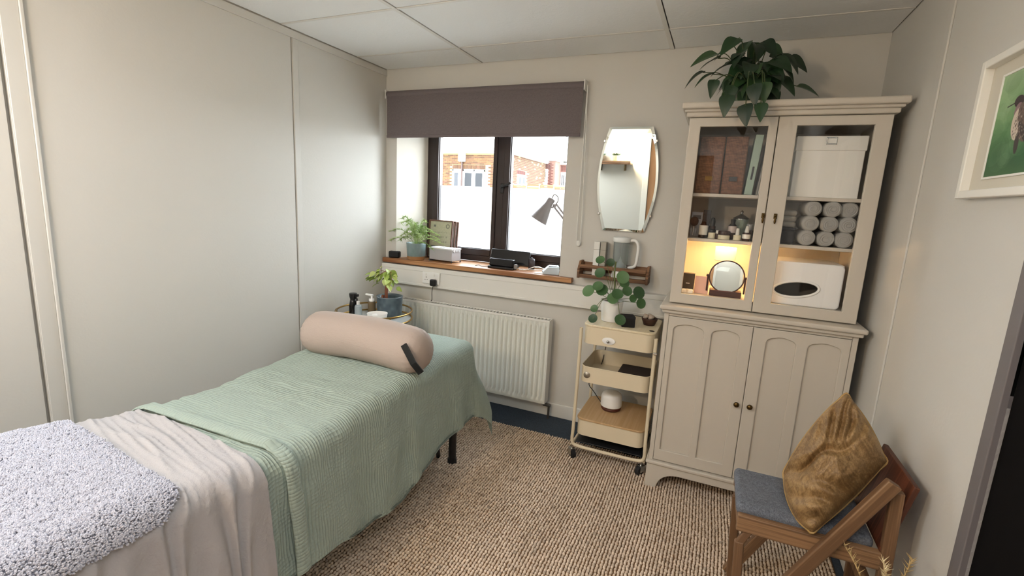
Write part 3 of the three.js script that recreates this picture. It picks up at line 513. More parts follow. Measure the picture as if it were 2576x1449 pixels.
// ---------- tall glazed cabinet ----------
const CAB = thing('glazed_cabinet', 'tall greige painted cabinet with glass doors above panelled doors', 'cabinet');
{
  const C = CAB, zb = 0.075, zl = 0.56, zu = 0.52, xl = 2.128, xr = 2.932;
  // lower carcass
  mesh('carcass', join([box(xl, xl + 0.018, 0.0, 0.945, zb, zl - 0.022), box(xr - 0.018, xr, 0.0, 0.945, zb, zl - 0.022), box(xl + 0.018, xr - 0.018, 0.13, 0.15, zb, zl - 0.022), box(xl + 0.018, xr - 0.018, 0.13, 0.945, zb, zb + 0.012),
    box(xl, xl + 0.022, 0.15, 0.945, zl - 0.022, zl), box(xr - 0.022, xr, 0.15, 0.945, zl - 0.022, zl), box(xl + 0.022, xr - 0.022, 0.93, 0.945, zl - 0.022, zl)]), M.greige, C);
  { // plinth with shaped feet
    const s = new THREE.Shape(); s.moveTo(xl - 0.006, 0); s.lineTo(xl + 0.05, 0); s.quadraticCurveTo(xl + 0.055, 0.09, xl + 0.15, 0.098); s.lineTo(xr - 0.15, 0.098); s.quadraticCurveTo(xr - 0.055, 0.09, xr - 0.05, 0); s.lineTo(xr + 0.006, 0); s.lineTo(xr + 0.006, 0.14); s.lineTo(xl - 0.006, 0.14); s.closePath();
    mesh('plinth', join([uvBox(extr(s, 0.022, 0.003, 10)).translate(0, 0, zl - 0.014), box(xl - 0.006, xl + 0.014, 0, 0.14, zb, zl - 0.014)]), M.greige, C);
    mesh('plinth_moulding', box(xl - 0.012, xr + 0.012, 0.138, 0.158, zb, zl + 0.018, 0.008, 3), M.greige, C);
  }
  mesh('waist_moulding', join([box(xl - 0.022, xr + 0.022, 0.962, 0.985, zb, zl + 0.034, 0.009, 3), box(xl - 0.012, xr + 0.012, 0.944, 0.964, zb, zl + 0.018, 0.007, 3)]), M.greige, C);
  const arched = (x0, x1, y0, y1, S) => { const s = new S(), r = 0.03; s.moveTo(x0, y0); s.lineTo(x1, y0); s.lineTo(x1, y1 - r); s.quadraticCurveTo(x1 - 0.004, y1 - 0.008, x1 - r * 1.2, y1 - 0.004); s.quadraticCurveTo((x0 + x1) / 2, y1 + 0.006, x0 + r * 1.2, y1 - 0.004); s.quadraticCurveTo(x0 + 0.004, y1 - 0.008, x0, y1 - r); s.closePath(); return s; };
  for (const [x0, x1, ps, kx] of [[xl + 0.023, 2.5255, [[2.178, 2.318], [2.352, 2.474]], 2.499], [2.5275, xr - 0.023, [[2.585, 2.705], [2.75, 2.878]], 2.556]]) {
    const s = new THREE.Shape([[x0, 0.162], [x1, 0.162], [x1, 0.928], [x0, 0.928]].map((p) => new THREE.Vector2(...p)));
    for (const [a, b] of ps) s.holes.push(arched(a, b, 0.222, 0.893, THREE.Path));
    const d = mesh('door', uvBox(extr(s, 0.02, 0.0035, 10)).translate(0, 0, zl - 0.019), M.greige, C);
    for (const [a, b] of ps) mesh('door_panel', uvBox(extr(arched(a - 0.005, b + 0.005, 0.217, 0.898, THREE.Shape), 0.008, 0.001, 10)).translate(0, 0, zl - 0.018), M.greige, d);
    mesh('knob', lathe([[0, 0], [0.006, 0], [0.006, 0.008], [0.011, 0.012], [0.013, 0.018], [0.01, 0.024], [0, 0.026]], 20).rotateX(Math.PI / 2).translate(kx, 0.546, zl), M.oldBrass, d);
  }
  // upper carcass
  const ul = 2.14, ur = 2.924, y0 = 0.985, y1 = 1.872;
  mesh('upper_carcass', join([box(ul, ul + 0.018, y0, y1, zb, zu - 0.021), box(ur - 0.018, ur, y0, y1, zb, zu - 0.021), box(ul + 0.018, ur - 0.018, y0, y1, zb, zb + 0.01), box(ul + 0.018, ur - 0.018, y0, 1.035, zb + 0.01, zu - 0.021), box(ul + 0.018, ur - 0.018, y1 - 0.02, y1, zb + 0.01, zu - 0.021)]), M.greige, C);
  for (const y of [1.528, 1.312]) mesh('shelf', box(ul + 0.018, ur - 0.018, y - 0.016, y, zb + 0.01, zu - 0.06, 0.003), M.greige, C);
  mesh('cornice', join([box(ul - 0.012, ur + 0.012, 1.868, 1.89, zb, zu + 0.018, 0.006, 3), box(ul - 0.022, ur + 0.022, 1.888, 1.902, zb, zu + 0.03, 0.006, 3), box(ul - 0.034, ur + 0.034, 1.9, 1.928, zb, zu + 0.048, 0.008, 3)]), M.greige, C);
  for (const [x0, x1, g0, g1, hx] of [[ul + 0.003, 2.5085, 2.193, 2.473, 2.502], [2.5125, ur - 0.003, 2.585, 2.863, 2.551]]) {
    const s = new THREE.Shape([[x0, y0 + 0.006], [x1, y0 + 0.006], [x1, y1 - 0.006], [x0, y1 - 0.006]].map((p) => new THREE.Vector2(...p)));
    s.holes.push(new THREE.Path([[g0, 1.04], [g0, 1.827], [g1, 1.827], [g1, 1.04]].map((p) => new THREE.Vector2(...p))));
    const d = mesh('glass_door', uvBox(extr(s, 0.02, 0.003)).translate(0, 0, zu - 0.02), M.greige, C);
    mesh('pane', new THREE.PlaneGeometry(g1 - g0 + 0.008, 0.795).translate((g0 + g1) / 2, 1.4335, zu - 0.012), M.glass, d);
    mesh('drop_handle', join([box(hx - 0.007, hx + 0.007, 1.425, 1.448, zu, zu + 0.004, 0.003), new THREE.SphereGeometry(0.006, 12, 8).translate(hx, 1.438, zu + 0.008), lathe([[0, 0], [0.003, 0.002], [0.005, 0.012], [0.003, 0.03], [0, 0.032]], 12).translate(hx, 1.402, zu + 0.009)]), M.oldBrass, d);
  }
}
// --- contents ---
{
  const s1 = 1.528, s2 = 1.312, s0 = 1.035;
  const rattan = tex(128, 128, (u, v) => { const a = Math.abs(Math.sin(u * Math.PI * 24)), b = Math.abs(Math.sin(v * Math.PI * 40 + (Math.floor(u * 24) % 2) * 1.57)), n = vnoise(u * 12, v * 40, 12, 40); return [0.3 + 0.14 * a * b + 0.14 * n, 0.2 + 0.09 * a * b + 0.1 * n, 0.14 + 0.06 * a * b + 0.07 * n]; }, 6, 6);
  const rm = mat('#ffffff', 0.7, { map: rattan, bumpMap: rattan, bumpScale: 0.001 });
  [[2.196, 2.307, 'brown woven magazine box against the cabinet side'], [2.312, 2.408, 'brown woven magazine box with a dark label, beside the green binder']].forEach(([a, b, lab], i) => {
    const t = thing('woven_box', lab, 'storage box', [(a + b) / 2, s1, 0.3], 0, 'woven boxes on the upper shelf');
    mesh('body', cbox(b - a, 0.27, 0.22, 0.006, 2), rm, t);
    mesh('label_holder', box(-0.018, 0.018, 0.062, 0.084, 0.11, 0.113, 0.001), i ? M.black : M.oldBrass, t);
  });
  const bi = thing('green_binder', 'pale green ring binder leaning beside the woven box', 'binder', [2.432, s1 + 0.002, 0.32]); bi.rotation.z = -0.07;
  mesh('cover', cbox(0.034, 0.275, 0.2, 0.003), mat('#9fb3a4', 0.6), bi);
  mesh('finger_slot', box(-0.004, 0.004, 0.07, 0.13, 0.099, 0.102, 0.001), M.black, bi);
  const fo = thing('grey_folder', 'thin grey folder leaning against the green binder', 'folder', [2.468, s1 + 0.002, 0.33]); fo.rotation.z = -0.09;
  mesh('cover', cbox(0.008, 0.27, 0.19, 0.002), mat('#8d8a86', 0.5), fo);
  mesh('paper_block', cbox(0.004, 0.265, 0.185, 0.001).translate(0.007, 0, 0), M.paper, fo);
  const wb = thing('white_storage_box', 'large white lidded storage box with metal label holder in the cabinet', 'storage box', [2.735, s1, 0.29]);
  mesh('body', cbox(0.262, 0.215, 0.27, 0.004), M.paper, wb);
  mesh('lid', box(-0.135, 0.135, 0.205, 0.268, -0.14, 0.14, 0.004), M.paper, wb);
  mesh('label_holder', join([box(-0.02, 0.02, 0.23, 0.236, 0.14, 0.143), box(-0.02, 0.02, 0.257, 0.262, 0.14, 0.143), box(-0.02, -0.016, 0.23, 0.262, 0.14, 0.143), box(0.016, 0.02, 0.23, 0.262, 0.14, 0.143)]), M.steel, wb);
  // middle shelf: bottles and jars
  const B = (lab, x, z, parts) => { const t = thing('cosmetic_bottle', lab, 'bottle', [x, s2, z], 0, 'bottles and jars on the cabinet shelf'); for (const [n, prof, m] of parts) mesh(n, lathe(prof, 20), m, t); return t; };
  const cyl = (r, a, b, e = 0.002) => [[0, a], [r - e, a], [r, a + e], [r, b - e], [r - e, b], [0, b]];
  const amber = mat('#3a1d10', 0.15), cr = mat('#ddd5b8', 0.5), wl = mat('#e6e4da', 0.5);
  const bx = thing('leaflet_box', 'grey and white printed carton behind the round brush', 'carton', [2.215, s2, 0.27]); mesh('body', cbox(0.055, 0.125, 0.03, 0.002), mat('#b7b9ba', 0.6), bx); mesh('printed_band', box(-0.02, 0.02, 0.09, 0.11, 0.015, 0.0156, 0), mat('#5b5f63', 0.7), bx);
  const br = thing('makeup_brush', 'round dark makeup brush standing in a glass', 'brush', [2.207, s2, 0.36]);
  mesh('bristles', new THREE.SphereGeometry(0.021, 18, 12).scale(1, 1.15, 1).translate(0, 0.078, 0), mat('#3b211a', 1), br); mesh('handle', rod([0, 0.008, 0], [0, 0.06, 0], 0.006), M.steel, br);
  const gl = thing('brush_glass', 'small clear glass holding the round makeup brush', 'glass', [2.207, s2, 0.36]); mesh('cup', lathe([[0, 0.001], [0.016, 0.001], [0.02, 0.045], [0.0185, 0.045], [0.015, 0.005], [0, 0.005]], 24), mat('#ffffff', 0.02, { transmission: 0.95, thickness: 0 }), gl);
  const tb = thing('dark_carton', 'tall dark brown carton behind the white-labelled bottle', 'carton', [2.262, s2, 0.27]); mesh('body', cbox(0.034, 0.135, 0.034, 0.002), mat('#2a1711', 0.5), tb); mesh('lid', box(-0.0175, 0.0175, 0.118, 0.137, -0.0175, 0.0175, 0.001), mat('#1f100c', 0.5), tb);
  B('dark bottle with a tall white label and no cap showing', 2.255, 0.39, [['base', cyl(0.021, 0, 0.016), M.black], ['label_sleeve', cyl(0.0215, 0.014, 0.062), wl], ['shoulder', [[0.021, 0.06], [0.012, 0.072], [0.011, 0.08], [0, 0.08]], amber]]);
  B('slim black dropper bottle behind the cream jars', 2.294, 0.33, [['body', cyl(0.016, 0, 0.06), amber], ['cap', [[0.012, 0.06], [0.013, 0.08], [0.009, 0.1], [0, 0.102]], M.black]]);
  B('small cream jar with black lid beside the tall white label', 2.297, 0.405, [['jar', cyl(0.017, 0, 0.03), cr], ['lid', cyl(0.018, 0.03, 0.044), M.black]]);
  B('tiny amber bottle with white cap between the jars', 2.322, 0.41, [['body', cyl(0.011, 0, 0.026), amber], ['cap', cyl(0.008, 0.026, 0.042), wl]]);
  B('wide cream pot with dark brown lid in the middle of the shelf', 2.352, 0.42, [['jar', cyl(0.027, 0, 0.022), cr], ['lid', cyl(0.028, 0.022, 0.041), mat('#341a14', 0.35)]]);
  B('tall dark bottle with pinkish label behind the wide pot', 2.388, 0.34, [['body', cyl(0.021, 0, 0.04), amber], ['label_sleeve', cyl(0.0215, 0.03, 0.066), mat('#cbbdb6', 0.5)], ['neck', [[0.02, 0.066], [0.01, 0.078], [0.012, 0.098], [0, 0.1]], M.black]]);
  B('cream nail-varnish-shaped bottle with long white cap', 2.41, 0.43, [['body', cyl(0.017, 0, 0.026), cr], ['cap', [[0.009, 0.026], [0.007, 0.058], [0, 0.059]], wl]]);
  B('dark dropper bottle with white label next to the door stile', 2.45, 0.425, [['body', cyl(0.018, 0, 0.04), amber], ['label_sleeve', cyl(0.0184, 0.01, 0.034), wl], ['dropper', [[0.009, 0.04], [0.01, 0.046], [0.006, 0.07], [0, 0.074]], wl]]);
  B('grey-capped bottle behind the dropper bottle', 2.463, 0.36, [['body', cyl(0.02, 0, 0.05), amber], ['cap', cyl(0.014, 0.05, 0.08), mat('#9b9c9b', 0.3)]]);
  const gj = thing('glass_jar', 'clear glass jar with a domed knobbed lid at the back of the shelf', 'jar', [2.425, s2, 0.24]);
  mesh('jar', lathe([[0, 0.002], [0.035, 0.002], [0.037, 0.1], [0.034, 0.1], [0.032, 0.006], [0, 0.006]], 28), mat('#e8efe8', 0.05, { transmission: 0.85, thickness: 0 }), gj);
  mesh('lid', lathe([[0.038, 0.1], [0.038, 0.106], [0.012, 0.122], [0.004, 0.128], [0.009, 0.138], [0, 0.146]], 28), M.steel, gj);
  // rolled towels
  const towel = mat('#f1efe9', 1, { bumpMap: tex(128, 128, (u, v) => hash(Math.floor(u * 128), Math.floor(v * 128)), 20, 20, false), bumpScale: 0.002 });
  const spiral = (r) => { const pts = []; for (let i = 0; i <= 60; i++) { const a = i / 60 * Math.PI * 6, q = 0.006 + (r - 0.01) * i / 60; pts.push(V(q * Math.cos(a), q * Math.sin(a), 0)); } return tube(pts, 0.0035, 110, 6); };
  const tg = { a: lathe([[0, -0.11], [0.025, -0.11], [0.034, -0.103], [0.0355, -0.09], [0.035, 0], [0.0355, 0.09], [0.034, 0.103], [0.025, 0.11], [0, 0.108]], 24).rotateX(Math.PI / 2), s: spiral(0.033) };
  const tl = ['bottom', 'middle', 'top'];
  for (let r = 0; r < 3; r++) for (let c = 0; c < 3; c++) {
    const t = thing('rolled_towel', `white rolled towel in the ${tl[r]} row, ${['beside the navy pouch and grey towel', 'between two other rolls', 'against the cabinet side'][c]}`, 'towel', [2.705 + c * 0.0705 + rr(-0.003, 0.003) - 0.008 * (2 - r) * 0.6, s2 + 0.0352 + r * 0.0655, 0.345 + rr(-0.008, 0.008)], 0, `${tl[r]} row of rolled towels in the cabinet`);
    mesh('roll', tg.a, towel, t); mesh('rolled_edge', tg.s, towel, t, [0, 0, 0.109]); t.rotation.z = rnd() * 6;
  }
  const nv = thing('navy_pouch', 'dark navy folded pouch beside the rolled towels', 'pouch', [2.612, s2, 0.35]); mesh('body', cbox(0.075, 0.07, 0.2, 0.018, 3), mat('#10131f', 0.8), nv); mesh('flap', cbox(0.076, 0.012, 0.2, 0.006, 2).translate(0, 0.064, 0.002), mat('#141826', 0.8), nv);
  const gt = thing('grey_towel', 'folded grey towel lying on the navy pouch', 'towel', [2.612, s2 + 0.077, 0.33]); for (let k = 0; k < 3; k++) mesh('fold', box(-0.036, 0.036, k * 0.026, k * 0.026 + 0.027, -0.1, 0.1, 0.012, 3), mat('#8f8c86', 1), gt);
  // lamp compartment
  const lp = thing('cabinet_lamp', 'lit white cylinder uplighter lamp behind the round vanity mirror', 'lamp', [2.372, s0, 0.3]);
  mesh('base', lathe([[0, 0], [0.035, 0], [0.036, 0.005], [0.006, 0.008], [0.005, 0.16], [0, 0.16]], 24), M.whitePlastic, lp);
  mesh('shade', lathe([[0.006, 0.16], [0.048, 0.163], [0.05, 0.167], [0.05, 0.232], [0.048, 0.232], [0.047, 0.17], [0.006, 0.166]], 36), M.whitePlastic, lp);
  mesh('bulb', new THREE.SphereGeometry(0.026, 20, 14).scale(1, 0.8, 1).translate(0, 0.212, 0), mat('#fff1d8', 0.5, { emissive: new THREE.Color('#ffd08a'), emissiveIntensity: 14 }), lp);
  const pl = new THREE.PointLight('#ffcf92', 1.5, 0, 2); pl.position.set(0, 0.214, 0); pl.castShadow = true; pl.shadow.radius = 1; pl.name = 'cabinet_lamp_light'; lp.add(pl);
  const vm = thing('vanity_mirror', 'round tilting vanity mirror in a dark frame on a wooden stand', 'mirror', [2.388, s0, 0.42], 0.02);
  mesh('base', box(-0.07, 0.073, 0, 0.03, -0.035, 0.035, 0.003), M.darkWood, vm);
  mesh('frame', new THREE.TorusGeometry(0.078, 0.0035, 10, 56).rotateX(-0.1).translate(0, 0.098, 0.02), mat('#3a1714', 0.4), vm);
  mesh('mirror_glass', lathe([[0, 0], [0.077, 0], [0.077, 0.004], [0, 0.004]], 48).rotateX(Math.PI / 2 - 0.1).translate(0, 0.098, 0.018), M.mirror, vm);
  for (const s of [-1, 1]) { const a = mesh('arm', rod([s * 0.084, 0.02, 0.01], [s * 0.084, 0.1, 0.02], 0.004), mat('#3a1714', 0.4), vm); mesh('screw', rod([s * 0.078, 0.098, 0.02], [s * 0.092, 0.098, 0.02], 0.0065), mat('#3a1714', 0.4), a); }
  const db = thing('dark_gift_box', 'small dark brown box with a short pale line of print', 'box', [2.214, s0, 0.41]); mesh('body', cbox(0.058, 0.096, 0.04, 0.002), mat('#3c342b', 0.6), db); mesh('print', box(-0.01, 0.008, 0.044, 0.048, 0.02, 0.0204, 0), M.paper, db);
  const pw = thing('pale_soap_bar', 'small off-white wrapped bar in front of the dark box', 'soap', [2.216, s0, 0.456]); mesh('bar', cbox(0.055, 0.02, 0.032, 0.007, 3), M.paper, pw); mesh('wrapper_band', box(-0.008, 0.008, -0.0002, 0.0204, -0.0163, 0.0163, 0.004), mat('#d8d2c4', 0.6), pw);
  const pk = thing('pink_card', 'blank pale pink card standing beside the dark box', 'card', [2.279, s0, 0.425]); mesh('sheet', cbox(0.066, 0.088, 0.002, 0.0008), mat('#e3b9a8', 0.8), pk); mesh('foot', box(-0.02, 0.02, 0, 0.003, -0.03, 0, 0.001), mat('#e3b9a8', 0.8), pk);
  // white unit with oval opening
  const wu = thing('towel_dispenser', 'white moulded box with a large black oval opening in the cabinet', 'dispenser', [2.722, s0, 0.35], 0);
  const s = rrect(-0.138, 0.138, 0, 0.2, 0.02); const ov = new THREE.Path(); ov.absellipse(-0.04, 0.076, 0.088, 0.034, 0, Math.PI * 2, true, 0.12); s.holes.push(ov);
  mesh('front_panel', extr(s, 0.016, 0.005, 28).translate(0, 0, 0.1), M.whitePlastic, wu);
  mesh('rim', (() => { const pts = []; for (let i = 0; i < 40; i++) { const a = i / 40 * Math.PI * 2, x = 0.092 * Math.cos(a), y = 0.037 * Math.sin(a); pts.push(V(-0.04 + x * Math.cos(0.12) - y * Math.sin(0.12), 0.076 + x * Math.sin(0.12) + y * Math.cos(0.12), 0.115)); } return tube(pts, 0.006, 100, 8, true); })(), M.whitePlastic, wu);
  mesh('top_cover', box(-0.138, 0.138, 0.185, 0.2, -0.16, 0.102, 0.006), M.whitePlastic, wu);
  mesh('darkened_box_walls', join([box(-0.138, -0.126, 0, 0.186, -0.16, 0.102), box(0.126, 0.138, 0, 0.186, -0.16, 0.102), box(-0.126, 0.126, 0, 0.01, -0.16, 0.102), box(-0.126, 0.126, 0.01, 0.186, -0.16, -0.15)]), mat('#8b8b89', 0.6), wu);  // walls toned grey so the oval opening reads dark: shade put into colour
}
// pothos on top
{
  const py = 1.928, P = thing('trailing_pothos', 'dark green trailing pothos plant on top of the cabinet', 'plant', [2.385, py, 0.34]);
  mesh('pot', lathe([[0, 0], [0.075, 0], [0.09, 0.12], [0.094, 0.125], [0.085, 0.125], [0.08, 0.1], [0, 0.1]], 32), mat('#4a5440', 0.6), P);
  mesh('soil', lathe([[0, 0.105], [0.082, 0.105]], 24), M.soil, P);
  const lm = [leafMat('#1e3a20'), leafMat('#29492a'), leafMat('#17301c'), leafMat('#34552f')], lg = [leafGeo(0.105, 0.086, { heart: 1, curl: 0.28, fold: 0.22, nu: 6, nv: 12 }), leafGeo(0.09, 0.07, { heart: 1, curl: 0.4, fold: 0.3, nu: 6, nv: 12 })], stem = [];
  const put = (x, y, z, dir, sc) => { const l = mesh('leaf', lg[Math.floor(rnd() * 2)], lm[Math.floor(rnd() * 4)], P, [x, y, z]); aim(l, dir, rr(-0.5, 0.5)); l.scale.setScalar(sc); };
  const list = [[2.281, 2.213, 0.36], [2.333, 2.199, 0.34], [2.379, 2.199, 0.3], [2.247, 2.185, 0.34], [2.195, 2.154, 0.36], [2.213, 2.129, 0.38], [2.151, 2.079, 0.34], [2.195, 2.064, 0.36], [2.461, 2.178, 0.32], [2.519, 2.138, 0.34], [2.548, 2.126, 0.32], [2.517, 2.077, 0.36], [2.513, 2.037, 0.34], [2.602, 2.0, 0.32], [2.216, 1.975, 0.6], [2.291, 1.94, 0.63], [2.28, 1.9, 0.64], [2.378, 1.94, 0.64], [2.353, 1.86, 0.64], [2.44, 1.865, 0.64], [2.446, 1.95, 0.62], [2.43, 2.19, 0.36], [2.4, 2.17, 0.4], [2.48, 2.1, 0.4]];
  for (const [x, y, z] of list) {
    const lx = x - 2.385, ly = y - py, lz = z - 0.34, hang = ly < 0.06;
    put(lx - 0.015 * Math.sign(lx), ly + 0.03, lz, [lx * (hang ? 0.3 : 1) + rr(-0.05, 0.05), hang ? -0.35 : -0.06 - 0.06 * rnd(), hang ? 0.12 : 0.06 + lz], hang ? rr(0.65, 0.85) : rr(0.85, 1.15));
    stem.push(tube([[lx * 0.15, 0.11, lz * 0.2], [lx * 0.6, Math.max(ly + 0.02, 0.12) , lz * 0.7], [lx - 0.015 * Math.sign(lx), ly + 0.03, lz]], 0.0022, 14, 5));
  }
  for (let k = 0; k < 46; k++) { const a = rnd() * 6.28, r = rr(0.02, 0.115), y = rr(0.09, 0.23); put(r * Math.cos(a) * 1.1, y, r * Math.sin(a) * 0.8 + 0.03, [Math.cos(a) * 0.7, -0.55 + rnd() * 0.4, Math.sin(a) * 0.6 + 0.35], rr(0.75, 1.1)); }
  for (let k = 0; k < 24; k++) { const a = rr(0.1, 3.0); put(0.095 * Math.cos(a), rr(0.05, 0.17), 0.09 * Math.sin(a) + 0.01, [Math.cos(a) * 0.25, -0.8, Math.sin(a) * 0.3 + 0.05], rr(0.7, 1)); }
  mesh('stems', join(stem), leafMat('#4a5a32'), P);
}
// ---------- radiator ----------
{
  const x0 = 0.222, x1 = 1.388, y0 = 0.115, y1 = 0.69, z = 0.105, R = thing('panel_radiator', 'white ribbed panel radiator under the window', 'radiator');
  const n = 34, w = (x1 - x0) / n;
  const g = grid(n * 10, 8, (u, v) => {
    const x = lerp(x0, x1, u), f = (u * n) % 1, y = [y0, y0 + 0.012, y0 + 0.028, y0 + 0.042, 0.3, 0.5, y1 - 0.05, y1 - 0.03, y1][Math.round(v * 8)];
    const dip = smooth(0.14, 0.3, f) * smooth(0.86, 0.7, f), on = v > 0.3 && v < 0.8 ? 1 : 0;
    return V(x, y, z - 0.017 * dip * on);
  });
  mesh('ribbed_panel', g, mat('#e4e6df', 0.4, dbl), R);
  mesh('rear_panel', box(x0 + 0.01, x1 - 0.01, y0 + 0.02, y1 - 0.02, 0.04, 0.05), M.trunk, R);
  mesh('top_grille', join([box(x0, x1, y1 - 0.012, y1 + 0.004, z - 0.006, z + 0.003, 0.003), box(x0, x1, y1 - 0.012, y1 + 0.004, 0.035, 0.045, 0.003), ...Array.from({ length: 46 }, (_, i) => box(x0 + 0.01 + i * 0.0252, x0 + 0.018 + i * 0.0252, y1 - 0.006, y1 + 0.001, 0.044, z - 0.005, 0.001))]), M.trunk, R);
  for (const [a, b] of [[x0 - 0.003, x0 + 0.003], [x1 - 0.003, x1 + 0.003]]) mesh('side_panel', box(a, b, y0, y1 + 0.003, 0.035, z + 0.003, 0.002), M.trunk, R);
  mesh('valve', join([rod([x1 - 0.02, y0 - 0.02, 0.06], [x1 + 0.03, y0 - 0.02, 0.06], 0.011), rod([x1 + 0.02, 0, 0.06], [x1 + 0.02, y0 - 0.02, 0.06], 0.0075), rod([x1 - 0.03, y0 + 0.02, 0.06], [x1 - 0.03, y0 - 0.02, 0.06], 0.009)]), mat('#4a4642', 0.4), R);
  mesh('wall_bracket', join([box(x0 + 0.2, x0 + 0.23, 0.2, 0.6, 0, 0.042), box(x1 - 0.23, x1 - 0.2, 0.2, 0.6, 0, 0.042)]), M.trunk, R);
}
// ---------- roller blind ----------
{
  const B = thing('roller_blind', 'dark grey-brown roller blind half drawn over the window', 'blind');
  const bt = tex(128, 128, (u, v) => { const n = 0.85 + 0.15 * vnoise(u * 64, v * 64, 64, 64); return [n, n, n]; }, 8, 8);
  mesh('fabric', grid(60, 10, (u, v) => V(lerp(0.043, 1.487, u), lerp(1.862, 2.15, v), 0.05 + 0.002 * Math.sin(u * 9) * (1 - v)), (u, v) => [u * 1.44, v * 0.3]), mat('#766d6e', 0.9, { side: THREE.DoubleSide, map: bt, transmission: 0.035, thickness: 0 }), B);
  mesh('rolled_fabric', rod([0.043, 2.152, 0.036], [1.487, 2.152, 0.036], 0.022, 0.022, 28), mat('#766d6e', 0.9, { map: bt }), B);
  mesh('hem_bar', box(0.043, 1.487, 1.852, 1.872, 0.047, 0.054, 0.003), mat('#6f6668', 0.9), B);
  for (const x of [0.034, 1.493]) mesh('bracket', join([box(x - 0.004, x + 0.004, 2.12, 2.182, 0.0, 0.058, 0.003), box(x - 0.006, x + 0.006, 2.12, 2.182, 0, 0.006, 0.002)]), M.white, B);
  mesh('bead_chain', join([tube([[1.502, 2.15, 0.02], [1.503, 1.7, 0.02], [1.503, 1.23, 0.018], [1.514, 1.212, 0.02], [1.53, 1.23, 0.022], [1.522, 1.7, 0.03], [1.508, 2.15, 0.04]], 0.0028, 120, 6)]), M.white, B);
  mesh('chain_clip', box(1.506, 1.526, 1.185, 1.22, 0.004, 0.024, 0.004), M.white, B);
}
// ---------- socket ----------
{
  const s = thing('wall_socket', 'white double socket plate on the trunking', 'socket', [0.45, 0.866, 0.0545]);
  mesh('plate', box(-0.073, 0.073, -0.043, 0.043, 0, 0.009, 0.004, 2), M.whitePlastic, s);
  for (const x of [-0.04, 0.03]) mesh('switch', box(x - 0.006, x + 0.006, 0.016, 0.032, 0.008, 0.012, 0.002), M.white, s);
  mesh('pin_holes', join([box(-0.042, -0.037, 0.0, 0.008, 0.0085, 0.0095, 0), box(-0.052, -0.045, -0.016, -0.012, 0.0085, 0.0095, 0), box(-0.034, -0.027, -0.016, -0.012, 0.0085, 0.0095, 0)]), M.black, s);
  const p = thing('black_plug', 'black power plug pushed into the trunking socket', 'plug', [0.482, 0.838, 0.064]);
  mesh('body', box(-0.024, 0.024, -0.025, 0.025, 0, 0.034, 0.012, 3), M.black, p); mesh('cable', tube([[0, -0.02, 0.015], [0, -0.06, 0.03], [0.01, -0.12, 0.045], [0.0, -0.13, 0.04]], 0.003, 20, 6), M.black, p);
}
// ---------- wall mirror (hangs a little forward) ----------
{
  const W = thing('wall_mirror', 'frameless barrel-shaped mirror with a ground edge on the window wall', 'mirror', [1.79, 1.298, 0.012]); W.rotation.x = 0.042;
  const out = (k, S) => { const s = new S(), w0 = 0.125 - k, w1 = 0.178 - k, t = 0.61 - k, b = k; s.moveTo(-w0, b); s.lineTo(w0, b); s.bezierCurveTo(w0 + 0.03, b + 0.1, w1 + 0.004, 0.2, w1, 0.32); s.bezierCurveTo(w1 - 0.004, 0.44, w0 + 0.03, 0.52, w0, t); s.lineTo(-w0, t); s.bezierCurveTo(-w0 - 0.03, 0.52, -w1 + 0.004, 0.44, -w1, 0.32); s.bezierCurveTo(-w1 - 0.004, 0.2, -w0 - 0.03, b + 0.1, -w0, b); return s; };
  mesh('backing', extr(out(0.004, THREE.Shape), 0.006, 0.001, 24), mat('#3b3630', 0.8), W);
  const N = 96, A = out(0, THREE.Shape).getSpacedPoints(N), Bp = out(0.014, THREE.Shape).getSpacedPoints(N);
  mesh('ground_edge', grid(N, 1, (u, v) => { const i = Math.round(u * N) % N, a = A[i], b = Bp[i]; return V(lerp(a.x, b.x, v), lerp(a.y, b.y, v), lerp(0.0065, 0.0095, v)); }), mat('#e9eee9', 0.015, { metalness: 1, side: THREE.DoubleSide, flatShading: true }), W);
  mesh('mirror_glass', new THREE.ShapeGeometry(out(0.0138, THREE.Shape), 24).translate(0, 0, 0.0095), M.mirror, W);
  for (const [x, y] of [[-0.155, 0.1], [0.155, 0.1], [-0.15, 0.53], [0.15, 0.53]]) mesh('clip', box(x - 0.007, x + 0.007, y - 0.008, y + 0.008, -0.002, 0.013, 0.003), M.steel, W);
}
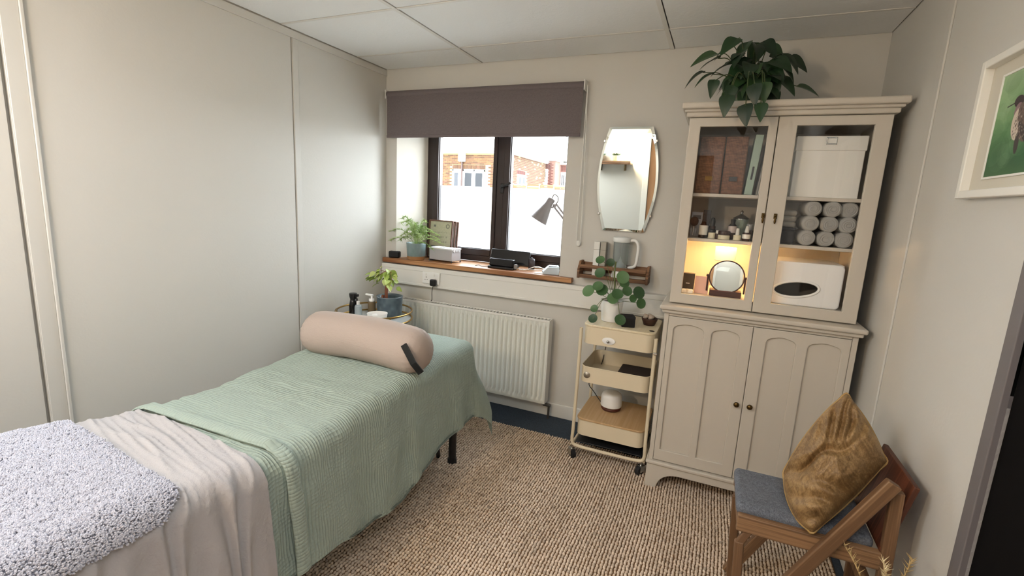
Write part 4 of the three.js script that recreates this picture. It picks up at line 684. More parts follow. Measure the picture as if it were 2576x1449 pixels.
// ---------- wooden wall rack ----------
{
  const S = thing('wall_rack', 'small open wooden wall rack under the mirror', 'shelf', [0, 0, 0]);
  mesh('shelf_board', box(1.56, 1.962, 0.998, 1.012, 0.002, 0.098), M.shelfWood, S);
  for (const [a, b] of [[1.545, 1.56], [1.962, 1.977]]) mesh('end_panel', uvBox(extr(new THREE.Shape([[0, 0.994], [-0.1, 0.994], [-0.1, 1.05], [-0.06, 1.1], [0, 1.1]].map((p) => new THREE.Vector2(...p))), b - a, 0.002).rotateY(Math.PI / 2)).translate(a, 0, 0.0), M.shelfWood, S);
  mesh('front_rail', box(1.56, 1.962, 1.06, 1.082, 0.09, 0.1, 0.002), M.shelfWood, S); 
  mesh('front_rail', box(1.56, 1.962, 1.0, 1.02, 0.09, 0.1, 0.002), M.shelfWood, S);
  mesh('back_rail', box(1.56, 1.962, 1.03, 1.09, 0.001, 0.009, 0.002), M.shelfWood, S);
  const J = thing('glass_jug', 'clear glass jug with white lid, base and handle on the wall rack', 'jug', [1.797, 1.012, 0.05]);
  mesh('glass_body', lathe([[0.04, 0.03], [0.045, 0.1], [0.049, 0.225], [0.0475, 0.225], [0.043, 0.1], [0.038, 0.034]], 36), mat('#e3e8e8', 0.05, { transmission: 0.82, thickness: 0, side: THREE.DoubleSide }), J);
  mesh('base', lathe([[0, 0], [0.046, 0], [0.048, 0.006], [0.043, 0.04], [0.047, 0.055], [0.047, 0.062], [0.03, 0.085], [0.012, 0.1], [0, 0.135]], 36), M.whitePlastic, J);
  mesh('lid', lathe([[0.049, 0.222], [0.054, 0.226], [0.054, 0.244], [0.05, 0.252], [0.02, 0.256], [0, 0.256]], 36), mat('#e6eaea', 0.3), J);
  mesh('handle', tube([[0.05, 0.235, 0], [0.082, 0.235, 0.004], [0.1, 0.205, 0.006], [0.1, 0.14, 0.006], [0.09, 0.085, 0.004], [0.05, 0.068, 0]], 0.0095, 40, 10), M.whitePlastic, J);
  for (const [x, w, c, lab] of [[1.652, 0.036, '#e6e6e2', 'narrow white box standing in the wall rack'], [1.692, 0.034, '#a8a49a', 'narrow grey-brown box standing in the wall rack']]) { const b = thing('tea_box', lab, 'box', [x, 1.012, 0.05]); mesh('body', cbox(w, 0.215, 0.055, 0.002), mat(c, 0.6), b); mesh('lid_seam', box(-w / 2 - 0.0005, w / 2 + 0.0005, 0.165, 0.167, -0.028, 0.028, 0), mat('#7d7a72', 0.7), b); }
}
// ---------- trolley ----------
{
  const T = thing('metal_trolley', 'cream three-tier metal trolley on castors beside the cabinet', 'trolley');
  const x0 = 1.698, x1 = 2.093, z0 = 0.1, z1 = 0.475, cr = 0.045;
  const tray = (y0, y1) => { const o = rrect(x0 + 0.008, x1 - 0.008, -z1 + 0.008, -z0 - 0.008, cr), h = rrect(x0 + 0.0105, x1 - 0.0105, -z1 + 0.0105, -z0 - 0.0105, cr - 0.002, THREE.Path); o.holes.push(h);
    const w = new THREE.ExtrudeGeometry(o, { depth: y1 - y0, bevelEnabled: false, curveSegments: 10 }).rotateX(-Math.PI / 2).translate(0, y0, 0);
    const f = new THREE.ExtrudeGeometry(rrect(x0 + 0.009, x1 - 0.009, -z1 + 0.009, -z0 - 0.009, cr), { depth: 0.003, bevelEnabled: false, curveSegments: 10 }).rotateX(-Math.PI / 2).translate(0, y0, 0);
    const rim = tube((() => { const p = rrect(x0 + 0.009, x1 - 0.009, -z1 + 0.009, -z0 - 0.009, cr).getSpacedPoints(70); p.pop(); return p.map((q) => V(q.x, y1, -q.y)); })(), 0.003, 200, 6, true);
    return join([w, f, rim]); };
  const lid = (y) => extr(rrect(x0 + 0.004, x1 - 0.004, -z1 + 0.004, -z0 - 0.004, cr), 0.012, 0.003, 12).rotateX(-Math.PI / 2).translate(0, y, 0);
  mesh('tray', tray(0.692, 0.79), M.cream, T); mesh('tray', tray(0.468, 0.558), M.cream, T); mesh('tray', tray(0.15, 0.24), M.cream, T);
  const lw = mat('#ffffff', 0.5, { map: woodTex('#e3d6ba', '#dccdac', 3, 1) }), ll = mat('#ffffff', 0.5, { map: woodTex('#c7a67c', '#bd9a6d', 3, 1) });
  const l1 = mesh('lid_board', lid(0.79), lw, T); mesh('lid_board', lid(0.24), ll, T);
  for (const [x, z] of [[x0 + 0.05, z0 + 0.03], [x1 - 0.03, z1 - 0.06]]) mesh('finger_hole', rod([x, 0.7985, z], [x, 0.8025, z], 0.014), M.black, l1);
  const hoop = (z) => tube([[x0 - 0.002, 0.78, z], [x0 - 0.002, 0.5, z], [x0 - 0.004, 0.2, z], [x0 - 0.006, 0.12, z], [x0 + 0.004, 0.09, z], [x0 + 0.04, 0.083, z], [1.8, 0.081, z], [2.0, 0.081, z], [x1 - 0.04, 0.083, z], [x1 - 0.004, 0.09, z], [x1 + 0.006, 0.12, z], [x1 + 0.004, 0.2, z], [x1 + 0.002, 0.5, z], [x1 + 0.002, 0.78, z]], 0.0095, 160, 10, false, 0.4);
  for (const z of [z0 - 0.002, z1 + 0.002]) mesh('tube_frame', hoop(z), M.cream, T);
  mesh('side_bar', rod([x0 - 0.004, 0.085, z0], [x0 - 0.004, 0.085, z1], 0.0085), M.cream, T); mesh('side_bar', rod([x1 + 0.004, 0.085, z0], [x1 + 0.004, 0.085, z1], 0.0085), M.cream, T);
  for (const [x, z, a] of [[x0 - 0.004, z1 - 0.005, 0.7], [x1 - 0.008, z1 - 0.005, -0.5], [x0 - 0.004, z0 + 0.01, 0.3], [x1 - 0.008, z0 + 0.01, 0.9]]) {
    const c = mesh('castor', join([rod([0, 0.05, 0], [0, 0.078, 0], 0.008), box(-0.016, -0.012, 0.02, 0.056, -0.018, 0.02, 0.002), box(0.012, 0.016, 0.02, 0.056, -0.018, 0.02, 0.002), box(-0.016, 0.016, 0.05, 0.056, -0.018, 0.014, 0.002)]), M.steel, T, [x, 0.004, z], [0, a, 0]);
    mesh('wheel', rod([-0.011, 0.026, 0.012], [0.011, 0.026, 0.012], 0.025, 0.025, 24), M.blackRubber, c);
  }
  const kb = mesh('knob_plate', lathe([[0, 0], [0.034, 0], [0.036, 0.003], [0.033, 0.006], [0, 0.007]], 30).scale(1, 1, 0.55).rotateX(Math.PI / 2).translate(1.85, 0.725, z1 - 0.008), M.whitePlastic, T); kb.userData.label = 'white oval plate with steel knob';
  mesh('knob', lathe([[0, 0], [0.004, 0], [0.004, 0.01], [0.008, 0.014], [0.006, 0.02], [0, 0.021]], 16).rotateX(Math.PI / 2).translate(1.85, 0.725, z1 - 0.001), M.steel, kb);
  mesh('badge', lathe([[0, 0], [0.018, 0], [0.018, 0.004], [0.012, 0.004], [0.012, 0.007], [0.005, 0.01], [0, 0.01]], 24).rotateX(Math.PI / 2).translate(1.745, 0.512, z1 - 0.008), mat('#9c9385', 0.3, { metalness: 0.6 }), T);
  mesh('side_hook', join([rod([x1 - 0.004, 0.7, z1 + 0.01], [x1 + 0.014, 0.7, z1 + 0.01], 0.008)]), M.steel, T);
  mesh('lower_tray_liner', box(x0 + 0.012, x1 - 0.012, 0.1, 0.105, z0 + 0.02, z1 - 0.015, 0.002), mat('#1d2023', 0.3), T);
  // things on it
  const P = thing('pilea_plant', 'pilea with round coin leaves in a white ceramic pot on the trolley', 'plant', [1.82, 0.802, 0.31]);
  mesh('pot', lathe([[0, 0], [0.05, 0], [0.054, 0.004], [0.062, 0.115], [0.064, 0.12], [0.059, 0.12], [0.056, 0.1], [0, 0.1]], 40), M.whitePlastic, P);
  mesh('soil', lathe([[0, 0.106], [0.056, 0.106]], 24), M.soil, P);
  const lm = [leafMat('#3c5f36'), leafMat('#4c7044'), leafMat('#2d4d2c'), leafMat('#5d8052')], lg = grid(16, 4, (u, v) => { const a = u * 6.2832, r = v; return V(r * Math.cos(a), r * Math.sin(a), 0.12 * r * r); }), st = [];
  for (const [x, y, r, dz] of [[1.703, 0.975, 0.036, 0.06], [1.757, 1.011, 0.03, 0.08], [1.776, 0.988, 0.034, 0.05], [1.751, 1.078, 0.03, 0.02], [1.743, 1.148, 0.026, 0], [1.793, 1.135, 0.024, -0.05], [1.877, 1.067, 0.036, 0.02], [1.883, 1.03, 0.028, -0.02], [1.864, 0.978, 0.032, 0.07], [1.838, 0.948, 0.032, 0.05], [1.91, 0.997, 0.028, 0.04], [1.97, 0.994, 0.035, 0.03], [1.943, 0.959, 0.022, 0.03], [1.988, 0.939, 0.029, 0.04], [1.747, 0.884, 0.022, 0.08], [1.751, 0.804 + 0.03, 0.026, 0.12], [1.896, 0.816 + 0.03, 0.031, 0.11]]) {
    const lx = x - 1.82, ly = y - 0.802, lz = 0.05 + dz * 0.8, l = mesh('leaf', lg, lm[Math.floor(rnd() * 4)], P, [lx, ly, lz]);
    aim(l, [lx * 2.2 + 0.1, 0.3 + rr(-0.15, 0.15), 0.55]); l.scale.setScalar(r);
    st.push(tube([[lx * 0.1, 0.12 + Math.max(0, ly - 0.2) * 0.4, 0], [lx * 0.55, Math.max(0.13, ly * 0.9), lz * 0.5], [lx, ly, lz]], 0.0016, 14, 5));
  }
  st.push(tube([[0, 0.1, 0], [0.006, 0.2, 0], [-0.002, 0.27, 0], [0, 0.34, 0]], 0.005, 20, 7));
  mesh('stems', join(st), leafMat('#6f7b4a'), P);
  const C = thing('black_candle', 'square black box beside the pilea pot', 'box', [1.925, 0.802, 0.38], 0.35); mesh('body', cbox(0.072, 0.055, 0.072, 0.004, 2), M.black, C); mesh('lid', box(-0.0365, 0.0365, 0.045, 0.06, -0.0365, 0.0365, 0.003), M.blackRubber, C);
  const D = thing('wooden_bowl', 'small dark wooden bowl of shells on the trolley', 'bowl', [2.03, 0.802, 0.28]); mesh('bowl', lathe([[0, 0], [0.03, 0], [0.042, 0.03], [0.044, 0.04], [0.041, 0.04], [0.036, 0.02], [0, 0.014]], 30), mat('#3b231a', 0.5), D);
  for (const [x, z, r] of [[-0.015, 0.005, 0.019], [0.016, 0.01, 0.02], [0.004, -0.018, 0.018]]) solo('shell', lathe([[0, 0], [r * 0.7, r * 0.2], [r, r * 0.7], [r * 0.6, r * 1.2], [0.001, r * 1.7]], 12).rotateZ(0.5).translate(2.03 + x, 0.836, 0.28 + z), mat('#a8998a', 0.6), 'pale brown sea shell in the small wooden bowl', 'shell', 'shells in the wooden bowl');
  const U = thing('aroma_diffuser', 'white domed aroma diffuser with wooden foot on the lower tier', 'diffuser', [1.858, 0.252, 0.26]);
  mesh('dome', lathe([[0, 0.022], [0.058, 0.022], [0.062, 0.028], [0.061, 0.078], [0.056, 0.096], [0.044, 0.106], [0.02, 0.109], [0, 0.109]], 40), M.whitePlastic, U);
  mesh('foot', lathe([[0, 0], [0.052, 0], [0.058, 0.008], [0.058, 0.022], [0, 0.022]], 40), M.darkWood, U);
  mesh('cable', tube([[-0.055, 0.01, -0.02], [-0.12, 0.06, -0.06], [-0.165, 0.1, -0.1], [-0.11, 0.2, -0.13], [-0.09, 0.35, -0.17]], 0.0025, 40, 6), M.black, U);
  const K = thing('dark_tray_cloth', 'dark folded cloth lying in the middle tier of the trolley', 'cloth', [1.98, 0.471, 0.3]); mesh('fold', cbox(0.19, 0.03, 0.26, 0.012, 3), mat('#2a201b', 0.9), K); mesh('fold', box(-0.09, 0.09, 0.028, 0.05, -0.12, 0.11, 0.01, 3), mat('#30251f', 0.9), K);
  solo('charging_cable', tube([[1.78, 0.69, 0.2], [1.8, 0.64, 0.22], [1.86, 0.65, 0.24], [1.93, 0.625, 0.2], [2.0, 0.645, 0.2], [2.06, 0.64, 0.2], [2.07, 0.69, 0.2]], 0.0022, 60, 6), M.black, 'thin black cable looping under the top trolley tray', 'cable');
}
// ---------- on the window sill ----------
{
  const y = 0.977;
  const sp = thing('black_speaker', 'small black speaker block at the wall end of the sill', 'speaker', [0.082, y, 0.0], 0.25); mesh('body', cbox(0.085, 0.052, 0.05, 0.012, 3), M.black, sp); mesh('grille', box(-0.036, 0.036, 0.008, 0.044, 0.0245, 0.026, 0.001), M.blackRubber, sp);
  // fern
  const glaze = tex(64, 128, (u, v) => { const n = 0.5 * vnoise(u * 6, v * 3, 6, 3) + 0.5 * vnoise(u * 26, v * 12, 26, 12); return [0.42 + 0.14 * n, 0.5 + 0.12 * n, 0.51 + 0.12 * n]; });
  const F = thing('asparagus_fern', 'feathery light green fern in a grey-blue pot on the sill', 'plant', [0.262, y, -0.02]);
  mesh('pot', lathe([[0.066, 0.028], [0.072, 0.12], [0.073, 0.127], [0.067, 0.127], [0.064, 0.105], [0, 0.105]], 40), mat('#ffffff', 0.3, { map: glaze }), F);
  mesh('bare_clay_foot', lathe([[0, 0], [0.06, 0], [0.064, 0.004], [0.0662, 0.0285]], 40), mat('#a3764c', 0.8), F);
  mesh('soil', lathe([[0, 0.108], [0.066, 0.108]], 24), M.soil, F);
  const fm = [leafMat('#a0bd6c', 0.7), leafMat('#b3cd80', 0.7), leafMat('#8bab58', 0.7), leafMat('#c2d895', 0.7)], nd = new THREE.ConeGeometry(0.0022, 0.03, 3).translate(0, 0.015, 0);
  const tips = [[-0.2, 0.2, 0.05], [-0.22, 0.13, 0.03], [-0.12, 0.3, 0.02], [-0.15, 0.26, -0.02], [-0.05, 0.28, 0.05], [0.02, 0.26, 0.05], [0.1, 0.24, 0.02], [0.16, 0.22, 0.03], [0.22, 0.2, 0.04], [0.26, 0.14, 0.05], [0.2, 0.1, 0.08], [0.12, 0.18, 0.1], [0.03, 0.2, 0.1], [-0.06, 0.18, 0.1], [-0.1, 0.14, 0.07], [0.08, 0.15, 0.06], [-0.02, 0.23, -0.04], [0.18, 0.16, -0.03], [-0.09, 0.22, -0.06], [0.06, 0.28, -0.04], [0.04, 0.17, 0.05], [-0.04, 0.21, 0.06], [0.1, 0.2, 0.06], [0.0, 0.24, 0.03], [0.07, 0.22, 0.0], [-0.07, 0.25, 0.02], [0.14, 0.19, 0.05], [-0.03, 0.17, 0.08]];
  tips.forEach(([tx, ty, tz], fi) => {
    const arch = new THREE.QuadraticBezierCurve3(V(tx * 0.08, 0.108, tz * 0.1), V(tx * 0.4, ty + 0.07, tz * 0.5), V(tx, ty, tz)), parts = [new THREE.TubeGeometry(arch, 16, 0.0011, 4)];
    for (let k = 0; k < 54; k++) { const t = lerp(0.3, 1, k / 53), p = arch.getPoint(t), d = arch.getTangent(t), a = rnd() * 6.28, s = V(Math.cos(a), Math.sin(a) * 0.4 + 0.1, Math.sin(a)).multiplyScalar(0.9).add(d.multiplyScalar(0.7)).normalize(); const g = nd.clone(); g.applyQuaternion(new THREE.Quaternion().setFromUnitVectors(V(0, 1, 0), s)); parts.push(g.scale(1, 1, 1).translate(p.x, p.y, p.z)); }
    mesh('frond', join(parts), fm[fi % 4], F);
  });
  // frames leaning
  const fr = (x, z, w, h, yaw, lab, inner, first) => {
    const t = thing('certificate_frame', lab, 'picture frame', [x, y, z], yaw); t.rotation.order = 'YXZ'; t.rotation.x = -0.1;
    mesh('frame', join([box(-w / 2, -w / 2 + 0.01, 0, h, -0.008, 0.008), box(w / 2 - 0.01, w / 2, 0, h, -0.008, 0.008), box(-w / 2 + 0.01, w / 2 - 0.01, 0, 0.01, -0.008, 0.008), box(-w / 2 + 0.01, w / 2 - 0.01, h - 0.01, h, -0.008, 0.008)]), mat('#5a3727', 0.45), t);
    mesh('backing', box(-w / 2 + 0.008, w / 2 - 0.008, 0.008, h - 0.008, -0.007, -0.004, 0), mat('#6c4a35', 0.8), t);
    const p = mesh('certificate', new THREE.PlaneGeometry(w - 0.02, h - 0.02).translate(0, h / 2, -0.003), inner, t);
    return t;
  };
  const cert = tex(128, 192, (u, v) => { let c = [0.72, 0.71, 0.62]; const n = vnoise(u * 30, v * 30, 30, 30) * 0.04; if (Math.hypot((u - 0.8) * 1, (v - 0.87) * 1.4) < 0.09 && Math.hypot((u - 0.8), (v - 0.87) * 1.4) > 0.05) c = [0.5, 0.5, 0.46]; if (Math.abs(u - 0.2) < 0.05 && Math.abs(v - 0.87) < 0.03) c = [0.45, 0.45, 0.42]; if (v > 0.3 && v < 0.7 && Math.floor(v * 22) % 3 === 0 && u > 0.2 && u < 0.8 && vnoise(u * 40, Math.floor(v * 22)) > 0.45) c = [0.62, 0.61, 0.54]; if (Math.abs(v - 0.12) < 0.015 && u > 0.65 && u < 0.85) c = [0.3, 0.3, 0.28]; return c.map((q) => q - n); });
  const z0 = -0.225;
  fr(0.345, z0 + 0.02, 0.215, 0.298, 0, 'framed cream certificate, front one of the frames leaning on the window', mat('#ffffff', 0.7, { map: cert }));
  fr(0.358, z0 - 0.004, 0.215, 0.294, 0, 'brown picture frame tucked second behind the certificate', M.paper);
  fr(0.37, z0 - 0.026, 0.215, 0.29, 0, 'rearmost brown picture frame behind the certificate', M.paper);
  const bb = thing('navy_bottle', 'dark navy blue jar standing behind the fern pot', 'jar', [0.345, y, -0.12]); mesh('body', lathe([[0, 0], [0.024, 0], [0.026, 0.004], [0.026, 0.08], [0.02, 0.09], [0, 0.09]], 24), mat('#16283f', 0.25), bb); mesh('cap', lathe([[0.021, 0.09], [0.021, 0.108], [0, 0.109]], 24), M.black, bb);
  // tissue box on little legs
  const tb = thing('tissue_box', 'white metal tissue box on small curled feet', 'tissue box', [0.475, y, -0.085], -0.12);
  mesh('body', box(-0.105, 0.105, 0.014, 0.096, -0.055, 0.055, 0.003), mat('#b0b0b4', 0.5), tb);
  mesh('lid', join([box(-0.108, 0.108, 0.094, 0.104, -0.058, 0.058, 0.003, 2)]), mat('#dfe2e3', 0.4), tb);
  mesh('slot', box(-0.05, 0.05, 0.1035, 0.1046, -0.009, 0.009, 0), mat('#6e7478', 0.6), tb);
  for (const [x, z] of [[-1, 1], [1, 1], [-1, -1], [1, -1]]) mesh('foot', tube([[x * 0.1, 0.02, z * 0.05], [x * 0.107, 0.01, z * 0.055], [x * 0.103, 0.003, z * 0.053], [x * 0.098, 0.006, z * 0.05]], 0.003, 14, 6), mat('#5c5a5a', 0.4), tb);
  mesh('lid_scallop', join([-0.03, 0, 0.03].map((z) => rod([0.1085, 0.093, z], [0.1095, 0.093, z], 0.014, 0.014, 16))), mat('#cfd1d3', 0.45), tb);
  // black dock and display
  const dk = thing('black_display', 'wide black tablet display standing on the sill', 'tablet', [0.975, y, -0.135], -0.05); mesh('screen_body', box(-0.155, 0.155, 0.02, 0.125, -0.012, 0.012, 0.008, 2), M.black, dk).rotation.x = -0.25; mesh('stand', join([box(-0.06, 0.06, 0, 0.012, -0.06, 0.03, 0.004), beam([0, 0.01, -0.04], [0, 0.07, -0.02], 0.08, 0.01, [1, 0, 0])]), M.black, dk);
  mesh('screen_edge', box(-0.15, 0.15, 0.028, 0.12, 0.0115, 0.0125, 0.0005), M.blackGloss, dk).rotation.x = -0.25;
  const ck = thing('alarm_clock', 'small black bedside clock in front of the tablet display', 'clock', [0.965, y, -0.045], -0.05); mesh('body', box(-0.095, 0.095, 0.014, 0.07, -0.022, 0.022, 0.011, 3), M.blackGloss, ck); mesh('base', box(-0.1, 0.1, 0, 0.016, -0.035, 0.034, 0.006, 2), M.black, ck); mesh('side_vent', box(0.094, 0.106, 0.005, 0.04, -0.03, 0.01, 0.004), mat('#8c8884', 0.5), ck);
  const cam2 = thing('small_webcam', 'small dark grey round device behind the tablet display', 'device', [1.145, y, -0.15]); mesh('body', lathe([[0, 0], [0.022, 0], [0.024, 0.05], [0.02, 0.075], [0, 0.078]], 24), mat('#3b3438', 0.4), cam2); mesh('top_button', lathe([[0, 0.078], [0.008, 0.078], [0.007, 0.083], [0, 0.084]], 16), M.black, cam2);
  // cables
  solo('white_cable', tube([[1.06, y + 0.004, -0.1], [1.13, y + 0.005, -0.07], [1.2, y + 0.03, -0.12], [1.27, y + 0.006, -0.14], [1.33, y + 0.004, -0.2], [1.25, y + 0.004, -0.18], [1.15, y + 0.004, -0.1], [1.09, y + 0.004, -0.06]], 0.0026, 80, 6), M.whitePlastic, 'white charging cable coiled on the sill beside the clock', 'cable');
  solo('black_cable', tube([[0.86, y + 0.003, -0.05], [0.81, y + 0.003, -0.035], [0.78, y + 0.006, -0.055], [0.755, y + 0.003, -0.04]], 0.002, 30, 6), M.black, 'short thin black cable trailing from the clock', 'cable');
  // card reader
  const cd = thing('card_terminal', 'pale blue-grey card payment terminal at the end of the sill', 'card reader', [1.322, y, -0.05], 0.35);
  mesh('body', (() => { const s = new THREE.Shape([[0.055, 0], [-0.055, 0], [-0.055, 0.014], [-0.02, 0.05], [0.05, 0.055], [0.055, 0.05]].map((p) => new THREE.Vector2(...p))); return extr(s, 0.09, 0.004).translate(0, 0, -0.045); })(), mat('#c6d3dd', 0.4), cd);
  mesh('screen', box(-0.015, 0.04, 0.05, 0.0565, -0.03, 0.03, 0.002), M.black, cd); mesh('key_strip', box(-0.057, -0.045, 0.008, 0.02, -0.03, 0.03, 0.002), mat('#22292f', 0.4), cd);
  const pc = thing('paper_pad', 'thin cream paper pad under the edge of the card terminal', 'paper', [1.255, y, -0.02], 0.2); mesh('sheets', cbox(0.07, 0.004, 0.05, 0.001), M.paper, pc); mesh('top_sheet', cbox(0.068, 0.001, 0.048, 0.0003).translate(0.002, 0.004, 0.001), mat('#f4efe2', 0.8), pc);
  // desk lamp
  const L = thing('desk_lamp', 'grey swing-arm desk lamp with cone shade against the window', 'lamp', [1.39, y, -0.16]); const gm = mat('#858083', 0.4);
  mesh('clamp_base', lathe([[0, 0], [0.055, 0], [0.057, 0.008], [0.02, 0.014], [0.01, 0.03], [0, 0.03]], 28).translate(-0.02, 0, -0.045), gm, L);
  const j1 = [-0.03, 0.075, -0.02], j2 = [0.012, 0.3, -0.045], j3 = [-0.098, 0.452, 0.03];
  mesh('lower_arm', join([rod([-0.02, 0.02, -0.045], j1, 0.006), rod([j1[0] - 0.006, j1[1], j1[2]], [j2[0] - 0.006, j2[1], j2[2]], 0.003), rod([j1[0] + 0.008, j1[1], j1[2]], [j2[0] + 0.006, j2[1], j2[2]], 0.003)]), gm, L);
  mesh('spring', (() => { const pts = []; for (let i = 0; i <= 120; i++) { const t = i / 120, a = t * 75; pts.push(V(lerp(j1[0], j2[0], 0.1 + 0.35 * t) + 0.005 * Math.cos(a), lerp(j1[1], j2[1], 0.1 + 0.35 * t), lerp(j1[2], j2[2], 0.1 + 0.35 * t) + 0.005 * Math.sin(a) + 0.008)); } return tube(pts, 0.0012, 240, 4); })(), M.steel, L);
  for (const j of [j1, j2, j3]) mesh('joint', new THREE.SphereGeometry(0.013, 14, 10).translate(...j), gm, L);
  mesh('upper_arm', join([rod([j2[0], j2[1], j2[2]], [j3[0] - 0.004, j3[1] - 0.005, j3[2]], 0.006), rod([j2[0] + 0.016, j2[1] + 0.012, j2[2]], [j3[0] + 0.012, j3[1] + 0.012, j3[2]], 0.006)]), gm, L);
  const sh = mesh('shade', lathe([[0.0625, 0], [0.061, 0.002], [0.034, 0.1], [0.026, 0.125], [0.026, 0.165], [0.022, 0.173], [0, 0.175], [0, 0.17], [0.02, 0.16], [0.03, 0.1], [0.0595, 0.003]], 36), gm, L, [-0.2, 0.348, 0.045]); sh.quaternion.setFromUnitVectors(V(0, 1, 0), V(0.42, 0.8, -0.12).normalize());
  mesh('bulb', new THREE.SphereGeometry(0.024, 16, 12).translate(0, 0.06, 0), M.whitePlastic, sh);
  mesh('cord', tube([[j3[0] - 0.02, j3[1] + 0.05, j3[2]], [j3[0] - 0.005, j3[1] + 0.075, j3[2]], [j3[0] + 0.02, j3[1] + 0.06, j3[2]], [j3[0] + 0.022, j3[1] + 0.03, j3[2]], [j3[0] + 0.005, j3[1] + 0.005, j3[2]]], 0.0028, 40, 6), M.black, L);
  mesh('shade_bracket', tube([[j3[0], j3[1], j3[2]], [j3[0] - 0.015, j3[1] - 0.012, j3[2]], [j3[0] - 0.035, j3[1] + 0.0, j3[2]]], 0.005, 14, 8), gm, L);
}
// ---------- wooden chair with cushion ----------
{
  const C = thing('wooden_chair', 'low wooden chair with grey seat pad against the wall', 'chair');
  const za = 1.065, zb = 1.345, th = 0.026, sy = 0.425;
  const side = (z, o) => {
    mesh('back_upright', beam([2.515, 0.012, o], [2.872, 0.70, o], th, 0.04, [0, 0, 1], 0.005), M.beech, C);
    mesh('rear_leg', beam([2.892, 0.665, z], [2.912, 0.012, z], th, 0.034, [0, 0, 1], 0.005), M.beech, C);
    mesh('front_leg', beam([2.508, 0.365, z], [2.528, 0.012, z], th - 0.003, 0.03, [0, 0, 1], 0.005), M.beech, C);
    mesh('leg_brace', beam([2.505, 0.35, z], [2.54, 0.43, z], th - 0.006, 0.024, [0, 0, 1], 0.005), M.beech, C);
    mesh('seat_rail', box(2.492, 2.885, 0.405, 0.462, z - th / 2, z + th / 2, 0.004), M.beechX, C);
  };
  side(za, za - th - 0.001); side(zb, zb + th + 0.001);
  mesh('front_rail', box(2.494, 2.516, 0.405, 0.45, za + th / 2, zb - th / 2, 0.004), M.beech, C);
  mesh('seat_board', box(2.5, 2.87, 0.432, 0.445, za + th / 2, zb - th / 2, 0.002), M.beechX, C);
  mesh('back_board', beam([2.885, 0.46, (za + zb) / 2], [2.935, 0.69, (za + zb) / 2], zb - za + 0.01, 0.016, [0, 0, 1], 0.004), mat('#ffffff', 0.5, { map: woodTex('#6f3f2a', '#4d2818', 4, 1) }), C);
  mesh('cross_rail', box(2.888, 2.912, 0.24, 0.29, za + th / 2, zb - th / 2, 0.004), M.beech, C);
  const ft = tex(128, 128, (u, v) => { const n = 0.7 * hash(Math.floor(u * 64), Math.floor(v * 64)) + 0.3 * vnoise(u * 20, v * 20, 20, 20); return [0.3 + 0.17 * n, 0.32 + 0.17 * n, 0.35 + 0.18 * n]; }, 6, 6);
  const pad = mesh('seat_pad', box(2.486, 2.87, 0.445, 0.487, za + 0.004, zb - 0.012, 0.018, 4), mat('#ffffff', 1, { map: ft, bumpMap: ft, bumpScale: 0.0015 }), C); pad.userData.label = 'grey wool seat pad';
  // cushion
  const K = thing('velvet_cushion', 'crumpled gold-brown crushed velvet cushion propped on the wooden chair', 'cushion');
  const Tp = V(2.775, 0.862, 1.15), Lf = V(2.632, 0.575, 1.2), Bt = V(2.7, 0.492, 1.375), Rt = V(2.895, 0.685, 1.2), N = Tp.clone().sub(Bt).cross(Rt.clone().sub(Lf)).normalize(); if (N.z < 0) N.negate();
  const shape = (sgn) => grid(64, 64, (u, v) => {
    const p = Lf.clone().multiplyScalar((1 - u) * (1 - v)).addScaledVector(Tp, u * (1 - v)).addScaledVector(Bt, (1 - u) * v).addScaledVector(Rt, u * v);
    const a = 2 * u - 1, b = 2 * v - 1, e = Math.pow(Math.max(0, (1 - a * a) * (1 - b * b)), 0.38), c = p.clone().sub(Tp.clone().add(Bt).multiplyScalar(0.5));
    const pull = 1 + (0.12 + 0.15 * smooth(0.3, -0.4, u + v - 1)) * (1 - Math.min(Math.abs(a), Math.abs(b)) ** 2) * Math.max(Math.abs(a), Math.abs(b)) + 0.05 * (Math.abs(a * b)) ** 3, wv = u - v, hv = u + v - 1, dent = -0.045 * Math.exp(-(((wv - 0.12 - 0.25 * hv + 0.06 * Math.sin(hv * 9)) / 0.07) ** 2)) * smooth(0.5, -0.2, hv) + 0.02 * Math.sin(wv * 26 + 9 * hv) * smooth(-0.15, -0.5, wv) + 0.014 * Math.sin(hv * 30 + 8 * vnoise(u * 4, v * 4)) * smooth(0.15, 0.4, wv);
    const crump = e * (0.045 * (vnoise(u * 4 + 2, v * 4) - 0.5) + 0.022 * (ridge(2.4 * u - 1.7 * v + 0.6 * vnoise(u * 4, v * 4)) ** 1.5 - 0.5) + 0.006 * (vnoise(u * 22, v * 20) - 0.5));
    return Tp.clone().add(Bt).multiplyScalar(0.5).addScaledVector(c, pull).addScaledVector(N, sgn * (0.115 * e + (sgn > 0 ? crump + dent * e : 0)));
  }, (u, v) => [u * 0.42, v * 0.42]);
  const vt = tex(256, 256, (u, v) => { const w = vnoise(u * 5, v * 5, 5, 5), q = smooth(0.2, 0.8, 0.35 * vnoise(u * 70 + 9 * w, v * 12 + 14 * w, 140, 48) + 0.35 * vnoise(u * 6 + 3, v * 6, 6, 6) + 0.3 * vnoise(u * 120, v * 90, 120, 90)); return [lerp(0.45, 0.63, q), lerp(0.34, 0.51, q), lerp(0.2, 0.34, q)]; }, 2.4, 2.4);
  const vm = mat('#ffffff', 0.55, { map: vt, bumpMap: vt, bumpScale: 0.004, side: THREE.DoubleSide, sheen: 1, sheenRoughness: 0.35, sheenColor: new THREE.Color('#c9ae78') });
  mesh('cover', join([shape(1), shape(-1)]), vm, K);
  const rim = []; for (const [a, b] of [[Tp, Rt], [Rt, Bt], [Bt, Lf], [Lf, Tp]]) for (let i = 0; i < 8; i++) rim.push(a.clone().lerp(b, i / 8));
